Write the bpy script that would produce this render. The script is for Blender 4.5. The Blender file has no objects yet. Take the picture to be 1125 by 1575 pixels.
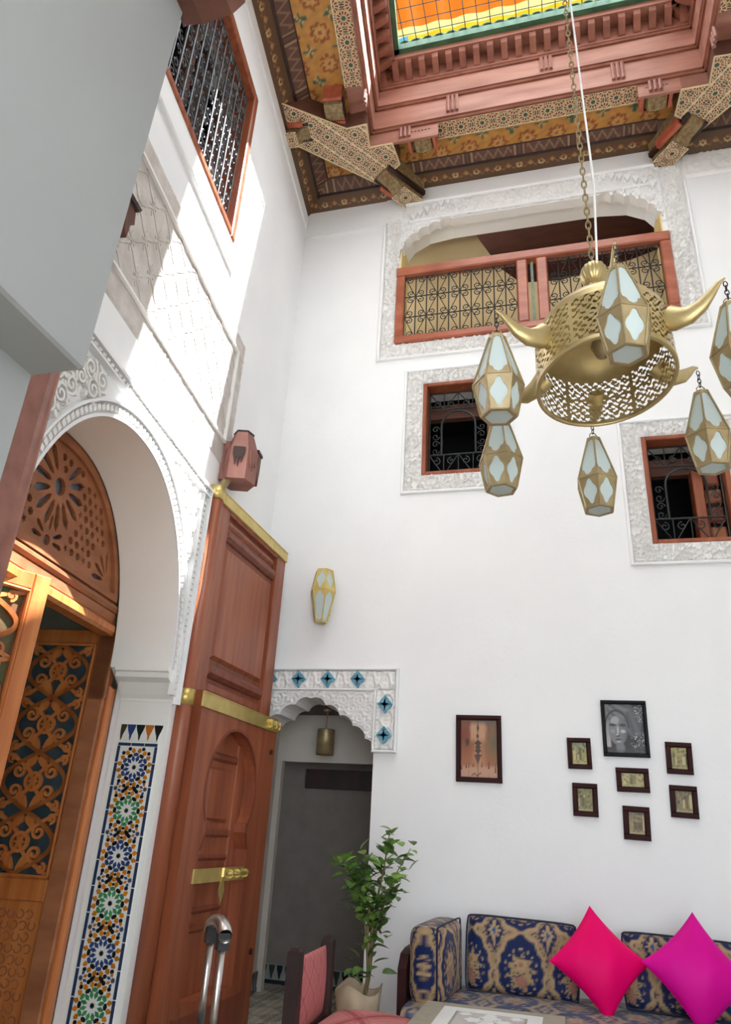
# Moroccan riad courtyard, looking up towards the skylight
import bpy, math, random
import numpy as np
from mathutils import Vector, Matrix
from mathutils.geometry import tessellate_polygon

random.seed(7)
scene = bpy.context.scene
col = scene.collection
PI = math.pi

# ---------------------------------------------------------------- camera
def rotvec(w):
    w = np.array(w, float); t = np.linalg.norm(w); k = w / t
    K = np.array([[0, -k[2], k[1]], [k[2], 0, -k[0]], [-k[1], k[0], 0]])
    return np.eye(3) + math.sin(t) * K + (1 - math.cos(t)) * K @ K
RC = rotvec((-0.42567237, 0.25715171, 0.0)) @ np.array([[1, 0, 0], [0, 0, -1], [0, 1, 0]], float)
cam_d = bpy.data.cameras.new('camera')
cam_d.sensor_fit = 'HORIZONTAL'; cam_d.sensor_width = 36.0
cam_d.lens = 1101.562 / 1125 * 36.0
cam_d.clip_start = 0.05; cam_d.clip_end = 200
cam = bpy.data.objects.new('camera', cam_d); col.objects.link(cam)
M = Matrix.Identity(4)
for r in range(3):
    M[r][0] = RC[0][r]; M[r][1] = -RC[1][r]; M[r][2] = -RC[2][r]
M.translation = (0, 0, 1.45)
cam.matrix_world = M
scene.camera = cam

# ---------------------------------------------------------------- light
world = bpy.data.worlds.new('world'); scene.world = world; world.use_nodes = True
bg = world.node_tree.nodes['Background']
bg.inputs[0].default_value = (0.82, 0.905, 1.0, 1)
bg.inputs[1].default_value = 1.45
sun_d = bpy.data.lights.new('sun', 'SUN'); sun_d.energy = 8.0; sun_d.angle = 0.009; sun_d.color = (0.98, 0.99, 1.0)
sun = bpy.data.objects.new('sun', sun_d); col.objects.link(sun)
SUN = Vector((-0.58, -0.13, -1.0)).normalized()
sun.rotation_euler = SUN.to_track_quat('-Z', 'Y').to_euler()
sun.location = (6, 3, 20)

vs = scene.view_settings
vs.view_transform = 'Standard'; vs.look = 'None'; vs.gamma = 1.0; vs.use_curve_mapping = False
vs.exposure = 2.1

# ---------------------------------------------------------------- frames
class Frame:
    def __init__(s, o, ex, ey, ez):
        s.o = np.array(o, float); s.m = np.array([ex, ey, ez], float)
    def __call__(s, x, y, z=0.0):
        return tuple(s.o + x * s.m[0] + y * s.m[1] + z * s.m[2])
    def arr(s, A):
        return s.o + A @ s.m
WORLD = Frame((0, 0, 0), (1, 0, 0), (0, 1, 0), (0, 0, 1))
D = 6.5
BW = Frame((0, D, 0), (1, 0, 0), (0, 0, 1), (0, -1, 0))          # back wall: x, height, out of the wall
TH = -0.1162
OC = np.array((-2.85, D, 0.0)); U = np.array((-math.sin(TH), -math.cos(TH), 0)); N = np.array((math.cos(TH), -math.sin(TH), 0))
LW = Frame(OC, -U, (0, 0, 1), N)                                    # left wall: x = -distance from the corner
def lwp(u, z, off=0.0): return tuple(OC + U * u + N * off + np.array((0, 0, z)))
def shift(fr, x=0, y=0, z=0): return Frame(fr(x, y, z), *fr.m)
def upright(o, d):                                                  # frame standing at o, x along d, y up
    d = np.array((d[0], d[1], 0.0)); d /= np.linalg.norm(d)
    return Frame(o, d, (0, 0, 1), (d[1], -d[0], 0))
def flat(o, d=(1, 0)):                                              # frame lying flat, z up
    d = np.array((d[0], d[1], 0.0)); d /= np.linalg.norm(d)
    return Frame(o, d, (-d[1], d[0], 0), (0, 0, 1))
def below(o):                                                       # ceiling seen from below: local z points down
    return Frame(o, (1, 0, 0), (0, -1, 0), (0, 0, -1))

# ---------------------------------------------------------------- mesh builder
WL = {}
class MB:
    def __init__(s, fr=WORLD):
        s.v = []; s.f = []; s.c = []; s.fr = fr; s.col = None
    def add(s, vs, fs):
        n = len(s.v)
        s.v += [s.fr(*p) for p in vs]
        s.f += [tuple(i + n for i in f) for f in fs]
        if s.col is not None: s.c += [s.col] * len(vs)
        return s
    def box(s, x0, x1, y0, y1, z0, z1, b=0.0):
        if b <= 0:
            vs = [(x0, y0, z0), (x1, y0, z0), (x1, y1, z0), (x0, y1, z0), (x0, y0, z1), (x1, y0, z1), (x1, y1, z1), (x0, y1, z1)]
            return s.add(vs, [(3, 2, 1, 0), (4, 5, 6, 7), (0, 1, 5, 4), (1, 2, 6, 5), (2, 3, 7, 6), (3, 0, 4, 7)])
        # front edges (z1) chamfered
        vs = [(x0, y0, z0), (x1, y0, z0), (x1, y1, z0), (x0, y1, z0),
              (x0, y0, z1 - b), (x1, y0, z1 - b), (x1, y1, z1 - b), (x0, y1, z1 - b),
              (x0 + b, y0 + b, z1), (x1 - b, y0 + b, z1), (x1 - b, y1 - b, z1), (x0 + b, y1 - b, z1)]
        fs = [(3, 2, 1, 0), (8, 9, 10, 11)]
        for i in range(4):
            j = (i + 1) % 4
            fs += [(i, j, j + 4, i + 4), (i + 4, j + 4, j + 8, i + 8)]
        return s.add(vs, fs)
    def prism(s, poly, z0, z1, holes=(), back=True):
        loops = [list(poly)] + [list(h) for h in holes]
        flatv = [p for l in loops for p in l]; n = len(flatv)
        tris = tessellate_polygon([[Vector((p[0], p[1], 0)) for p in l] for l in loops])
        vs = [(p[0], p[1], z0) for p in flatv] + [(p[0], p[1], z1) for p in flatv]
        fs = []
        for t in tris:
            a, b, c = t
            A, B, C = flatv[a], flatv[b], flatv[c]
            if (B[0] - A[0]) * (C[1] - A[1]) - (B[1] - A[1]) * (C[0] - A[0]) < 0: b, c = c, b
            fs.append((a + n, b + n, c + n))
            if back: fs.append((c, b, a))
        k = 0
        for li, l in enumerate(loops):
            m = len(l)
            area = sum(l[i][0] * l[(i + 1) % m][1] - l[(i + 1) % m][0] * l[i][1] for i in range(m))
            ccw = area > 0
            if li > 0: ccw = not ccw
            for i in range(m):
                a = k + i; b = k + (i + 1) % m
                fs.append((a, b, b + n, a + n) if ccw else (b, a, a + n, b + n))
            k += m
        return s.add(vs, fs)
    def ribbon(s, path, w, z0, z1, closed=False):
        P = np.array(path, float); m = len(P)
        if closed: T = np.roll(P, -1, 0) - np.roll(P, 1, 0)
        else: T = np.gradient(P, axis=0)
        T /= (np.linalg.norm(T, axis=1)[:, None] + 1e-9)
        Nn = np.stack([-T[:, 1], T[:, 0]], 1) * (w / 2)
        vs = []
        for i in range(m):
            a = P[i] + Nn[i]; b = P[i] - Nn[i]
            vs += [(a[0], a[1], z0), (b[0], b[1], z0), (a[0], a[1], z1), (b[0], b[1], z1)]
        fs = []
        for i in range(m if closed else m - 1):
            a = 4 * i; b = 4 * ((i + 1) % m)
            fs += [(a + 3, b + 3, b + 2, a + 2), (a + 2, b + 2, b, a), (a + 1, b + 1, b + 3, a + 3), (a, b, b + 1, a + 1)]
        if not closed:
            fs += [(0, 1, 3, 2), (4 * m - 2, 4 * m - 1, 4 * m - 3, 4 * m - 4)]
        return s.add(vs, fs)
    def tube(s, path, r, n=6, closed=False, cap=True):
        P = np.array(path, float); m = len(P)
        R = np.full(m, r) if np.isscalar(r) else np.array(r, float)
        T = (np.roll(P, -1, 0) - np.roll(P, 1, 0)) if closed else np.gradient(P, axis=0)
        T /= (np.linalg.norm(T, axis=1)[:, None] + 1e-12)
        up = np.array((0, 0, 1.0)) if abs(T[0][2]) < 0.9 else np.array((1.0, 0, 0))
        a = np.cross(T[0], up); a /= np.linalg.norm(a)
        vs = []
        for i in range(m):
            a = a - T[i] * (a @ T[i]); a /= (np.linalg.norm(a) + 1e-12); b = np.cross(T[i], a)
            for k in range(n):
                t = 2 * PI * k / n
                vs.append(tuple(P[i] + R[i] * (math.cos(t) * a + math.sin(t) * b)))
        fs = []
        for i in range(m if closed else m - 1):
            j = (i + 1) % m
            for k in range(n):
                l = (k + 1) % n
                fs.append((i * n + k, i * n + l, j * n + l, j * n + k))
        if cap and not closed:
            fs += [tuple(range(n))[::-1], tuple(range((m - 1) * n, m * n))]
        return s.add(vs, fs)
    def lathe(s, prof, n=32, c=(0, 0), cap=False):
        m = len(prof); vs = []; fs = []
        for (r, z) in prof:
            for k in range(n):
                t = 2 * PI * k / n
                vs.append((c[0] + r * math.cos(t), c[1] + r * math.sin(t), z))
        for i in range(m - 1):
            for k in range(n):
                l = (k + 1) % n
                fs.append((i * n + k, i * n + l, (i + 1) * n + l, (i + 1) * n + k))
        if cap: fs += [tuple(range(n))[::-1], tuple(range((m - 1) * n, m * n))]
        return s.add(vs, fs)
    def grid(s, V, closed_u=False):
        # V: array [i][j] of local points
        a, b = len(V), len(V[0])
        vs = [tuple(p) for row in V for p in row]; fs = []
        for i in range(a if closed_u else a - 1):
            for j in range(b - 1):
                i2 = (i + 1) % a
                fs.append((i * b + j, i2 * b + j, i2 * b + j + 1, i * b + j + 1))
        return s.add(vs, fs)
    def build(s, name, mat, parent=None, smooth=False, local=False, kind=None):
        V = np.array(s.v, float)
        if parent is not None:
            wl = WL.get(parent.name, np.zeros(3)) if not local else np.zeros(3)
            loc = np.zeros(3)
        else:
            wl = np.array(((V[:, 0].min() + V[:, 0].max()) / 2, (V[:, 1].min() + V[:, 1].max()) / 2, V[:, 2].min())); loc = wl
        me = bpy.data.meshes.new(name)
        me.from_pydata((V - wl).tolist(), [], s.f)
        if s.c and len(s.c) == len(s.v):
            at = me.color_attributes.new('Col', 'FLOAT_COLOR', 'POINT')
            at.data.foreach_set('color', np.concatenate([np.array(s.c, np.float32), np.ones((len(s.c), 1), np.float32)], 1).ravel())
        if smooth: me.polygons.foreach_set('use_smooth', [True] * len(me.polygons))
        me.materials.append(mat)
        me.update()
        return link(name, me, parent, loc, kind, wl)

def link(name, me, parent=None, loc=(0, 0, 0), kind=None, wl=None):
    o = bpy.data.objects.new(name, me); col.objects.link(o)
    o.location = tuple(loc)
    if parent is not None: o.parent = parent
    WL[o.name] = np.array(wl if wl is not None else (WL.get(parent.name, np.zeros(3)) + np.array(loc) if parent is not None else loc), float)
    if kind: o['kind'] = kind
    return o
def tag(o, label, cat, group=None, kind=None):
    o['label'] = label; o['category'] = cat
    if group: o['group'] = group
    if kind: o['kind'] = kind
    return o
def thing(name, label, cat, loc=(0, 0, 0), group=None, kind=None, rotz=0.0):
    o = bpy.data.objects.new(name, None); col.objects.link(o); o.location = loc; o.empty_display_size = 0.1
    o.rotation_euler = (0, 0, rotz)
    WL[o.name] = np.array(loc, float)
    return tag(o, label, cat, group, kind)
def struct(o, label=None, cat=None):
    o['kind'] = 'structure'
    if label: o['label'] = label
    if cat: o['category'] = cat
    return o
def sub(name, parent, loc):                                         # empty part that carries sub-parts
    o = bpy.data.objects.new(name, None); col.objects.link(o); o.parent = parent; o.empty_display_size = 0.05
    o.location = tuple(np.array(loc) - WL[parent.name]); WL[o.name] = np.array(loc, float)
    return o
def copy_tree(o, parent=None):
    c = o.copy(); col.objects.link(c); c.parent = parent
    for ch in list(o.children): copy_tree(ch, c)
    return c

def relief(name, mat, fr, x0, x1, y0, y1, res, func, base=0.0, amp=0.02, mask=None, parent=None, colfunc=None, kind=None, smooth=True):
    nx = max(2, int(round((x1 - x0) / res)) + 1); ny = max(2, int(round((y1 - y0) / res)) + 1)
    X, Y = np.meshgrid(np.linspace(x0, x1, nx), np.linspace(y0, y1, ny))
    H = func(X, Y)
    # fall to the base along the rim so the panel closes against the wall
    Z = base + amp * H
    Z[0, :] = 0; Z[-1, :] = 0; Z[:, 0] = 0; Z[:, -1] = 0
    A = np.stack([X.ravel(), Y.ravel(), Z.ravel()], 1)
    V = fr.arr(A)
    idx = np.arange(nx * ny).reshape(ny, nx)
    F = np.stack([idx[:-1, :-1].ravel(), idx[:-1, 1:].ravel(), idx[1:, 1:].ravel(), idx[1:, :-1].ravel()], 1)
    if mask is not None:
        cx = (X[:-1, :-1] + X[1:, 1:]) / 2; cy = (Y[:-1, :-1] + Y[1:, 1:]) / 2
        F = F[mask(cx, cy).ravel()]
    wl = WL.get(parent.name, np.zeros(3)) if parent is not None else V.mean(0)
    me = bpy.data.meshes.new(name); me.from_pydata((V - wl).tolist(), [], F.tolist())
    if colfunc is not None:
        C = colfunc(X, Y, H).reshape(-1, 3)
        at = me.color_attributes.new('Col', 'FLOAT_COLOR', 'POINT')
        at.data.foreach_set('color', np.concatenate([C, np.ones((len(C), 1))], 1).astype(np.float32).ravel())
    if smooth: me.polygons.foreach_set('use_smooth', [True] * len(me.polygons))
    me.materials.append(mat); me.update()
    return link(name, me, parent, (0, 0, 0) if parent is not None else wl, kind, wl)

# ---------------------------------------------------------------- colours and materials
def L(r, g, b):
    f = lambda c: (c / 255) / 12.92 if c / 255 <= 0.04045 else ((c / 255 + 0.055) / 1.055) ** 2.4
    return (f(r), f(g), f(b))
def mat(name, c1, c2=None, rough=0.6, metal=0.0, scale=(6, 6, 6), bump=0.0, bscale=40.0, detail=4.0, sheen=0.0, spec=0.5, coat=0.0):
    m = bpy.data.materials.new(name); m.use_nodes = True
    nt = m.node_tree; b = nt.nodes['Principled BSDF']
    b.inputs['Roughness'].default_value = rough; b.inputs['Metallic'].default_value = metal
    b.inputs['Specular IOR Level'].default_value = spec
    if sheen: b.inputs['Sheen Weight'].default_value = sheen
    if coat: b.inputs['Coat Weight'].default_value = coat; b.inputs['Coat Roughness'].default_value = 0.15
    tc = nt.nodes.new('ShaderNodeTexCoord')
    if c1 == 'vcol':
        ca = nt.nodes.new('ShaderNodeVertexColor'); ca.layer_name = 'Col'
        nt.links.new(ca.outputs[0], b.inputs['Base Color'])
    else:
        mp = nt.nodes.new('ShaderNodeMapping'); mp.inputs['Scale'].default_value = scale
        nz = nt.nodes.new('ShaderNodeTexNoise'); nz.inputs['Scale'].default_value = 1.0; nz.inputs['Detail'].default_value = detail
        rp = nt.nodes.new('ShaderNodeValToRGB')
        rp.color_ramp.elements[0].position = 0.3; rp.color_ramp.elements[1].position = 0.7
        rp.color_ramp.elements[0].color = (*c1, 1); rp.color_ramp.elements[1].color = (*(c2 or c1), 1)
        nt.links.new(tc.outputs['Object'], mp.inputs[0]); nt.links.new(mp.outputs[0], nz.inputs['Vector'])
        nt.links.new(nz.outputs['Fac'], rp.inputs[0]); nt.links.new(rp.outputs[0], b.inputs['Base Color'])
    if bump > 0:
        n2 = nt.nodes.new('ShaderNodeTexNoise'); n2.inputs['Scale'].default_value = bscale; n2.inputs['Detail'].default_value = 5
        nt.links.new(tc.outputs['Object'], n2.inputs['Vector'])
        bp = nt.nodes.new('ShaderNodeBump'); bp.inputs['Strength'].default_value = bump; bp.inputs['Distance'].default_value = 0.01
        nt.links.new(n2.outputs['Fac'], bp.inputs['Height']); nt.links.new(bp.outputs[0], b.inputs['Normal'])
    return m
def glassy(name, c, trans=0.5, rough=0.4):
    m = bpy.data.materials.new(name); m.use_nodes = True; nt = m.node_tree
    b = nt.nodes['Principled BSDF']; b.inputs['Base Color'].default_value = (*c, 1); b.inputs['Roughness'].default_value = rough
    t = nt.nodes.new('ShaderNodeBsdfTranslucent'); t.inputs[0].default_value = (*c, 1)
    mx = nt.nodes.new('ShaderNodeMixShader'); mx.inputs[0].default_value = trans
    nt.links.new(b.outputs[0], mx.inputs[1]); nt.links.new(t.outputs[0], mx.inputs[2])
    nt.links.new(mx.outputs[0], nt.nodes['Material Output'].inputs[0])
    return m

M_PLASTER = mat('white_plaster', L(238, 238, 238), L(243, 243, 242), 0.75, scale=(1.5, 1.5, 1.5), bump=0.12, bscale=25, spec=0.3)
M_STUCCO = mat('carved_stucco', L(234, 231, 227), L(242, 240, 237), 0.8, scale=(9, 9, 9), bump=0.2, bscale=70, spec=0.2)
M_STUCCOG = mat('aged_stucco', L(190, 182, 174), L(214, 208, 202), 0.85, scale=(7, 7, 7), bump=0.4, bscale=90, spec=0.2)
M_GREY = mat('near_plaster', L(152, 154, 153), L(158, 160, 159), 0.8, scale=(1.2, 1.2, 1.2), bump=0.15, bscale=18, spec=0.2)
M_CREAM = mat('cream_plaster', L(240, 240, 233), L(244, 244, 238), 0.7, scale=(2, 2, 2), bump=0.06, spec=0.3)
M_DOOR = mat('cedar_door', L(128, 64, 40), L(164, 92, 60), 0.42, scale=(14, 14, 1.1), bump=0.15, bscale=30, coat=0.15)
M_DOORD = mat('cedar_door_moulding', L(106, 50, 32), L(136, 72, 48), 0.45, scale=(14, 14, 1.1), bump=0.1)
M_ORANGE = mat('varnished_cedar', L(178, 98, 46), L(212, 134, 72), 0.38, scale=(16, 16, 1.2), bump=0.1, coat=0.2)
M_TYMP = mat('aged_cedar', L(140, 84, 52), L(172, 110, 72), 0.55, scale=(3, 3, 9), bump=0.2)
M_ROSE = mat('rosy_cedar', L(136, 86, 72), L(160, 106, 90), 0.5, scale=(2, 9, 9), bump=0.1)
M_FASCIA = mat('lantern_cedar', L(142, 88, 70), L(174, 122, 104), 0.5, scale=(1.5, 9, 9), bump=0.15)
M_DENTIL = mat('dentil_cedar', L(118, 64, 46), L(146, 88, 66), 0.6, scale=(6, 6, 6), bump=0.2)
M_RAIL = mat('railing_cedar', L(148, 76, 52), L(180, 104, 76), 0.4, scale=(3, 9, 9), bump=0.08, coat=0.2)
M_DARKW = mat('dark_wood', L(40, 24, 23), L(58, 35, 31), 0.5, scale=(10, 10, 2), bump=0.2)
M_BROWNW = mat('brown_wood', L(88, 54, 44), L(108, 68, 54), 0.6, scale=(3, 10, 10), bump=0.2)
M_FRAME = mat('picture_frame_wood', L(44, 18, 18), L(56, 26, 25), 0.6, scale=(9, 9, 9), spec=0.15)
M_BLACKF = mat('black_frame', L(24, 24, 26), L(32, 32, 34), 0.6, spec=0.15)
M_BRASS = mat('brass', L(196, 172, 96), L(218, 196, 128), 0.34, 0.65, scale=(8, 8, 8), bump=0.05)
M_DRUM = mat('beaten_brass', L(178, 158, 108), L(202, 182, 132), 0.4, 0.7, scale=(9, 9, 9), bump=0.1)
M_OLDBR = mat('aged_brass', L(150, 132, 96), L(178, 158, 118), 0.42, 0.5, scale=(14, 14, 14), bump=0.15)
M_IRON = mat('wrought_iron', L(44, 48, 48), L(62, 66, 66), 0.5, 0.4, scale=(20, 20, 20))
M_IRONW = mat('painted_iron', L(70, 72, 74), L(104, 106, 108), 0.4, 0.5, scale=(14, 14, 14))
M_CHROME = mat('brushed_aluminium', L(196, 190, 186), L(214, 208, 204), 0.28, 0.95)
M_BLACK = mat('black_plastic', L(20, 20, 22), L(26, 26, 28), 0.4)
M_FROST = glassy('frosted_glass', L(222, 234, 232), 0.35, 0.35)
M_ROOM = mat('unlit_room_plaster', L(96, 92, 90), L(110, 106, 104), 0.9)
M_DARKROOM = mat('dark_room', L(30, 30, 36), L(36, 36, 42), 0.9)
M_TAN = mat('ochre_wash', L(206, 182, 138), L(216, 194, 150), 0.85, scale=(2, 2, 2), bump=0.1)
M_OCHRE = mat('yellow_wash', L(222, 196, 128), L(230, 206, 142), 0.8, scale=(2, 2, 2))
M_PAINT = mat('painted_wood', 'vcol', rough=0.6, bump=0.15, bscale=60)
M_PRINT = mat('printed_paper', 'vcol', rough=0.5)
M_TILE = mat('glazed_tile', 'vcol', rough=0.22, spec=0.5)
M_TILEW = mat('white_glaze', L(228, 228, 220), L(238, 238, 232), 0.25, scale=(20, 20, 20))
M_GREENT = mat('green_roof_tile', L(40, 88, 62), L(74, 118, 86), 0.35, scale=(9, 9, 9), bump=0.2)
M_BROCADE = mat('blue_brocade', 'vcol', rough=0.55, bump=0.3, bscale=220, sheen=0.08, spec=0.2)
M_PINKW = mat('pink_weave', 'vcol', rough=0.9, bump=0.6, bscale=160)
M_PINK1 = mat('fuchsia_satin', L(226, 0, 92), L(236, 2, 108), 0.5, scale=(3, 3, 3), bump=0.25, bscale=9, spec=0.1)
M_PINK2 = mat('magenta_satin', L(206, 8, 134), L(220, 16, 150), 0.48, scale=(3, 3, 3), bump=0.25, bscale=9, spec=0.1)
M_LEAF = mat('leaf_green', L(58, 92, 44), L(108, 142, 66), 0.4, scale=(30, 30, 30))
M_LEAF2 = mat('young_leaf_green', L(104, 146, 60), L(140, 176, 84), 0.4, scale=(30, 30, 30))
M_STEM = mat('green_brown_stem', L(104, 92, 60), L(132, 118, 80), 0.7, scale=(30, 30, 8))
M_PAPER = mat('kraft_paper', L(190, 168, 140), L(204, 184, 156), 0.9, scale=(8, 8, 8), bump=0.4, bscale=14)
M_SOIL = mat('soil', L(60, 46, 36), L(76, 58, 46), 0.95, scale=(30, 30, 30), bump=0.6)
# ================================================================ pattern functions
def arab(k, seed=0.0, c=0.9, w=0.75):
    def f(X, Y):
        q = 0
        for i in range(4):
            t = i * PI / 4 + seed
            q = q + np.cos(k * (X * math.cos(t) + Y * math.sin(t)))
        q2 = np.cos(k * 0.55 * X) + np.cos(k * 0.55 * Y)
        h = np.exp(-((q - c) / (w * 0.55)) ** 2) + 0.7 * np.exp(-((q + 1.2) / 0.35) ** 2) + 0.4 * np.exp(-((q2) / 0.2) ** 2)
        return np.clip((h - 0.25) * 1.6, 0, 1)
    return f
def scrolls(p):
    # vine scrolls: spirals set in a staggered grid
    def f(X, Y):
        h = 0
        for (ox, oy, sg) in ((0, 0, 1), (p / 2, p / 2, -1)):
            x = (X + ox) / p; y = (Y + oy) / p
            x = x - np.round(x); y = y - np.round(y)
            r = np.hypot(x, y); a = np.arctan2(y, x)
            s = np.abs(((r * 5.2 - sg * a / (2 * PI)) % 1) - 0.5)
            h = np.maximum(h, np.where(r < 0.40, np.clip(1 - s / 0.27, 0, 1), 0))
            lobes = np.abs(r - 0.42 - 0.05 * np.cos(6 * a))
            h = np.maximum(h, np.clip(1 - lobes / 0.045, 0, 1))
        return np.clip(h * 1.6, 0, 1)
    return f
def sebka(px, py):
    # lobed diamond net with a leaf inside every cell
    def f(X, Y):
        a = X / px; b = Y / py
        w = 0.10 * np.sin(2 * PI * (a - b)) ; w2 = 0.10 * np.sin(2 * PI * (a + b))
        n1 = np.abs(((a + b + w) % 1) - 0.5); n2 = np.abs(((a - b + w2) % 1) - 0.5)
        net = np.maximum(np.clip(1 - n1 / 0.09, 0, 1), np.clip(1 - n2 / 0.09, 0, 1))
        fill = 0.55 * np.clip(np.cos(4 * PI * (a + b)) * np.cos(4 * PI * (a - b)) + 0.25 * np.cos(10 * PI * a), 0, 1)
        return np.clip(np.maximum(net * 1.5, fill), 0, 1)
    return f
C_CREAM = np.array(L(228, 206, 166)); C_RED = np.array(L(132, 58, 40)); C_DK = np.array(L(70, 42, 32)); C_GRN = np.array(L(58, 92, 78))
def girih_d(S, T, p, w):
    best = np.full(S.shape, 9.0); ang = np.zeros(S.shape)
    for (os_, t0) in ((0, w / 2), (p / 2, 0), (p / 2, w)):
        ds = S + os_; ds = ds - np.round(ds / p) * p; dt = T - t0
        r = np.hypot(ds, dt); m = r < best
        best = np.where(m, r, best); ang = np.where(m, np.arctan2(dt, ds), ang)
    return best, ang
def girih_h(p, w, n=12):
    def f(S, T):
        r, a = girih_d(S, T, p, w)
        k = (a * n / (2 * PI)) % 1 - 0.5
        dr = r * np.abs(np.sin(k * 2 * PI / n))
        R = p * 0.30
        st = np.clip(1 - dr / 0.0062, 0, 1) * (r > 0.030)
        k2 = ((a * n / (2 * PI)) + 0.5) % 1 - 0.5
        st2 = np.clip(1 - r * np.abs(np.sin(k2 * 2 * PI / n)) / 0.005, 0, 1) * (r > R * 0.95)
        ring = np.clip(1 - np.abs(r - R * (1 + 0.10 * np.cos(n * a))) / 0.0065, 0, 1)
        ring2 = np.clip(1 - np.abs(r - 0.030) / 0.006, 0, 1)
        edge = np.clip(1 - np.minimum(T, w - T) / 0.014, 0, 1)
        return np.clip(np.maximum.reduce([st, st2, ring, ring2, edge]) * 1.5, 0, 1)
    return f
def girih_c(p, w):
    def f(S, T, H):
        r, a = girih_d(S, T, p, w)
        cell = np.where((r < 0.026)[..., None], C_GRN, np.where((r < p * 0.30)[..., None], C_RED, C_DK * 1.5))
        h = np.clip(H * 1.25, 0, 1)[..., None]
        return cell * (1 - h) + C_CREAM * h
    return f
def soffit_c(X, Y, H):
    base = np.array(L(186, 132, 62)); o = np.broadcast_to(base, X.shape + (3,)).copy()
    v = 0.5 + 0.5 * np.sin(X * 31 + 3 * np.sin(Y * 17)) * np.sin(Y * 29 + 2 * np.sin(X * 13))
    o *= (0.85 + 0.3 * v)[..., None]
    p = 0.34
    for (ox, oy, kind) in ((0, 0, 0), (p / 2, p / 2, 1)):
        x = X + ox; y = Y + oy; x = x - np.round(x / p) * p; y = y - np.round(y / p) * p
        r = np.hypot(x, y); a = np.arctan2(y, x)
        if kind == 0:
            star = 0.085 + 0.014 * np.cos(8 * a)
            o[np.abs(r - star) < 0.016] = L(140, 74, 40)
            o[r < star - 0.03] = L(196, 150, 84)
            o[r < 0.022] = L(150, 80, 48)
        else:
            cr = (np.minimum(np.abs(x), np.abs(y)) < 0.014) & (r < 0.075)
            o[cr] = L(56, 92, 74)
            o[(np.abs(np.abs(x) - np.abs(y)) < 0.008) & (r < 0.06)] = L(206, 166, 100)
    return o
def stripA_c(S, T, H):
    o = np.broadcast_to(np.array(L(92, 66, 44)), S.shape + (3,)).copy()
    p = 0.26; x = S - np.round(S / p) * p; y = T - T.max() / 2
    r = np.hypot(x, y * 1.3); a = np.arctan2(y, x)
    o[np.abs(r - 0.030) < 0.011] = L(196, 170, 116)
    x2 = S + p / 2; x2 = x2 - np.round(x2 / p) * p
    o[(np.abs(y - 0.03 * np.cos(2 * PI * S / p * 2)) < 0.008)] = L(150, 96, 52)
    o[np.hypot(x2, y * 1.6) < 0.026] = L(160, 128, 76)
    o[(np.hypot(x2 - 0.06, y - 0.02) < 0.016)] = L(120, 62, 44)
    e = np.minimum(T, T.max() - T); o[e < 0.012] = L(52, 38, 28)
    return o
def stripB_c(S, T, H):
    o = np.broadcast_to(np.array(L(96, 64, 54)), S.shape + (3,)).copy()
    p = 0.62; x = np.abs(S - np.round(S / p) * p); y = T / T.max()
    tri = np.abs(y - (0.2 + 0.6 * np.abs(((S / 0.12) % 1) * 2 - 1)))
    o[(tri < 0.10) & (x < 0.22)] = L(138, 108, 78)
    o[(np.abs(x - 0.26) < 0.010)] = L(160, 130, 92)
    o[(np.abs(x - 0.285) < 0.006)] = L(60, 42, 36)
    o[(x > 0.29) & (np.abs(y - 0.5) < 0.25) & (((S * 40) % 1) < 0.3)] = L(150, 118, 80)
    o[(y < 0.08) | (y > 0.92)] = L(54, 38, 30)
    return o
def patch(name, mt, a, b, c, d, res, colfunc=None, hfunc=None, amp=0.008, parent=None, kind=None):
    a, b, c, d = [np.array(p, float) for p in (a, b, c, d)]          # a-b along, d-c the far edge
    ls = max(np.linalg.norm(b - a), np.linalg.norm(c - d)); lt = max(np.linalg.norm(d - a), np.linalg.norm(c - b))
    ns = max(2, int(ls / res) + 1); nt = max(2, int(lt / res) + 1)
    s, t = np.meshgrid(np.linspace(0, 1, ns), np.linspace(0, 1, nt))
    P = ((1 - s) * (1 - t))[..., None] * a + (s * (1 - t))[..., None] * b + (s * t)[..., None] * c + ((1 - s) * t)[..., None] * d
    nrm = np.cross(b - a, d - a); nrm /= np.linalg.norm(nrm)
    H = hfunc(s * ls, t * lt) if hfunc else np.zeros(s.shape)
    P = P + nrm * (amp * H)[..., None]
    V = P.reshape(-1, 3); idx = np.arange(ns * nt).reshape(nt, ns)
    F = np.stack([idx[:-1, :-1].ravel(), idx[:-1, 1:].ravel(), idx[1:, 1:].ravel(), idx[1:, :-1].ravel()], 1)
    wl = WL[parent.name] if parent is not None else V.mean(0)
    me = bpy.data.meshes.new(name); me.from_pydata((V - wl).tolist(), [], F.tolist())
    if colfunc is not None:
        C = colfunc(s * ls, t * lt, H).reshape(-1, 3)
        at = me.color_attributes.new('Col', 'FLOAT_COLOR', 'POINT')
        at.data.foreach_set('color', np.concatenate([C, np.ones((len(C), 1))], 1).astype(np.float32).ravel())
    me.materials.append(mt); me.update()
    return link(name, me, parent, (0, 0, 0) if parent is not None else wl, kind, wl)
def scallop(pts, n=5, bulge=0.25):
    out = []
    for (a, b) in zip(pts[:-1], pts[1:]):
        ax, ay = a; bx, by = b; dx, dy = bx - ax, by - ay
        l = math.hypot(dx, dy); nx, ny = -dy / l, dx / l
        if ny < 0: nx, ny = -nx, -ny
        for i in range(n):
            t = i / n; k = math.sin(PI * t) ** 0.7 * bulge * l
            out.append((ax + dx * t + nx * k, ay + dy * t + ny * k))
    out.append(pts[-1])
    return out

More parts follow.
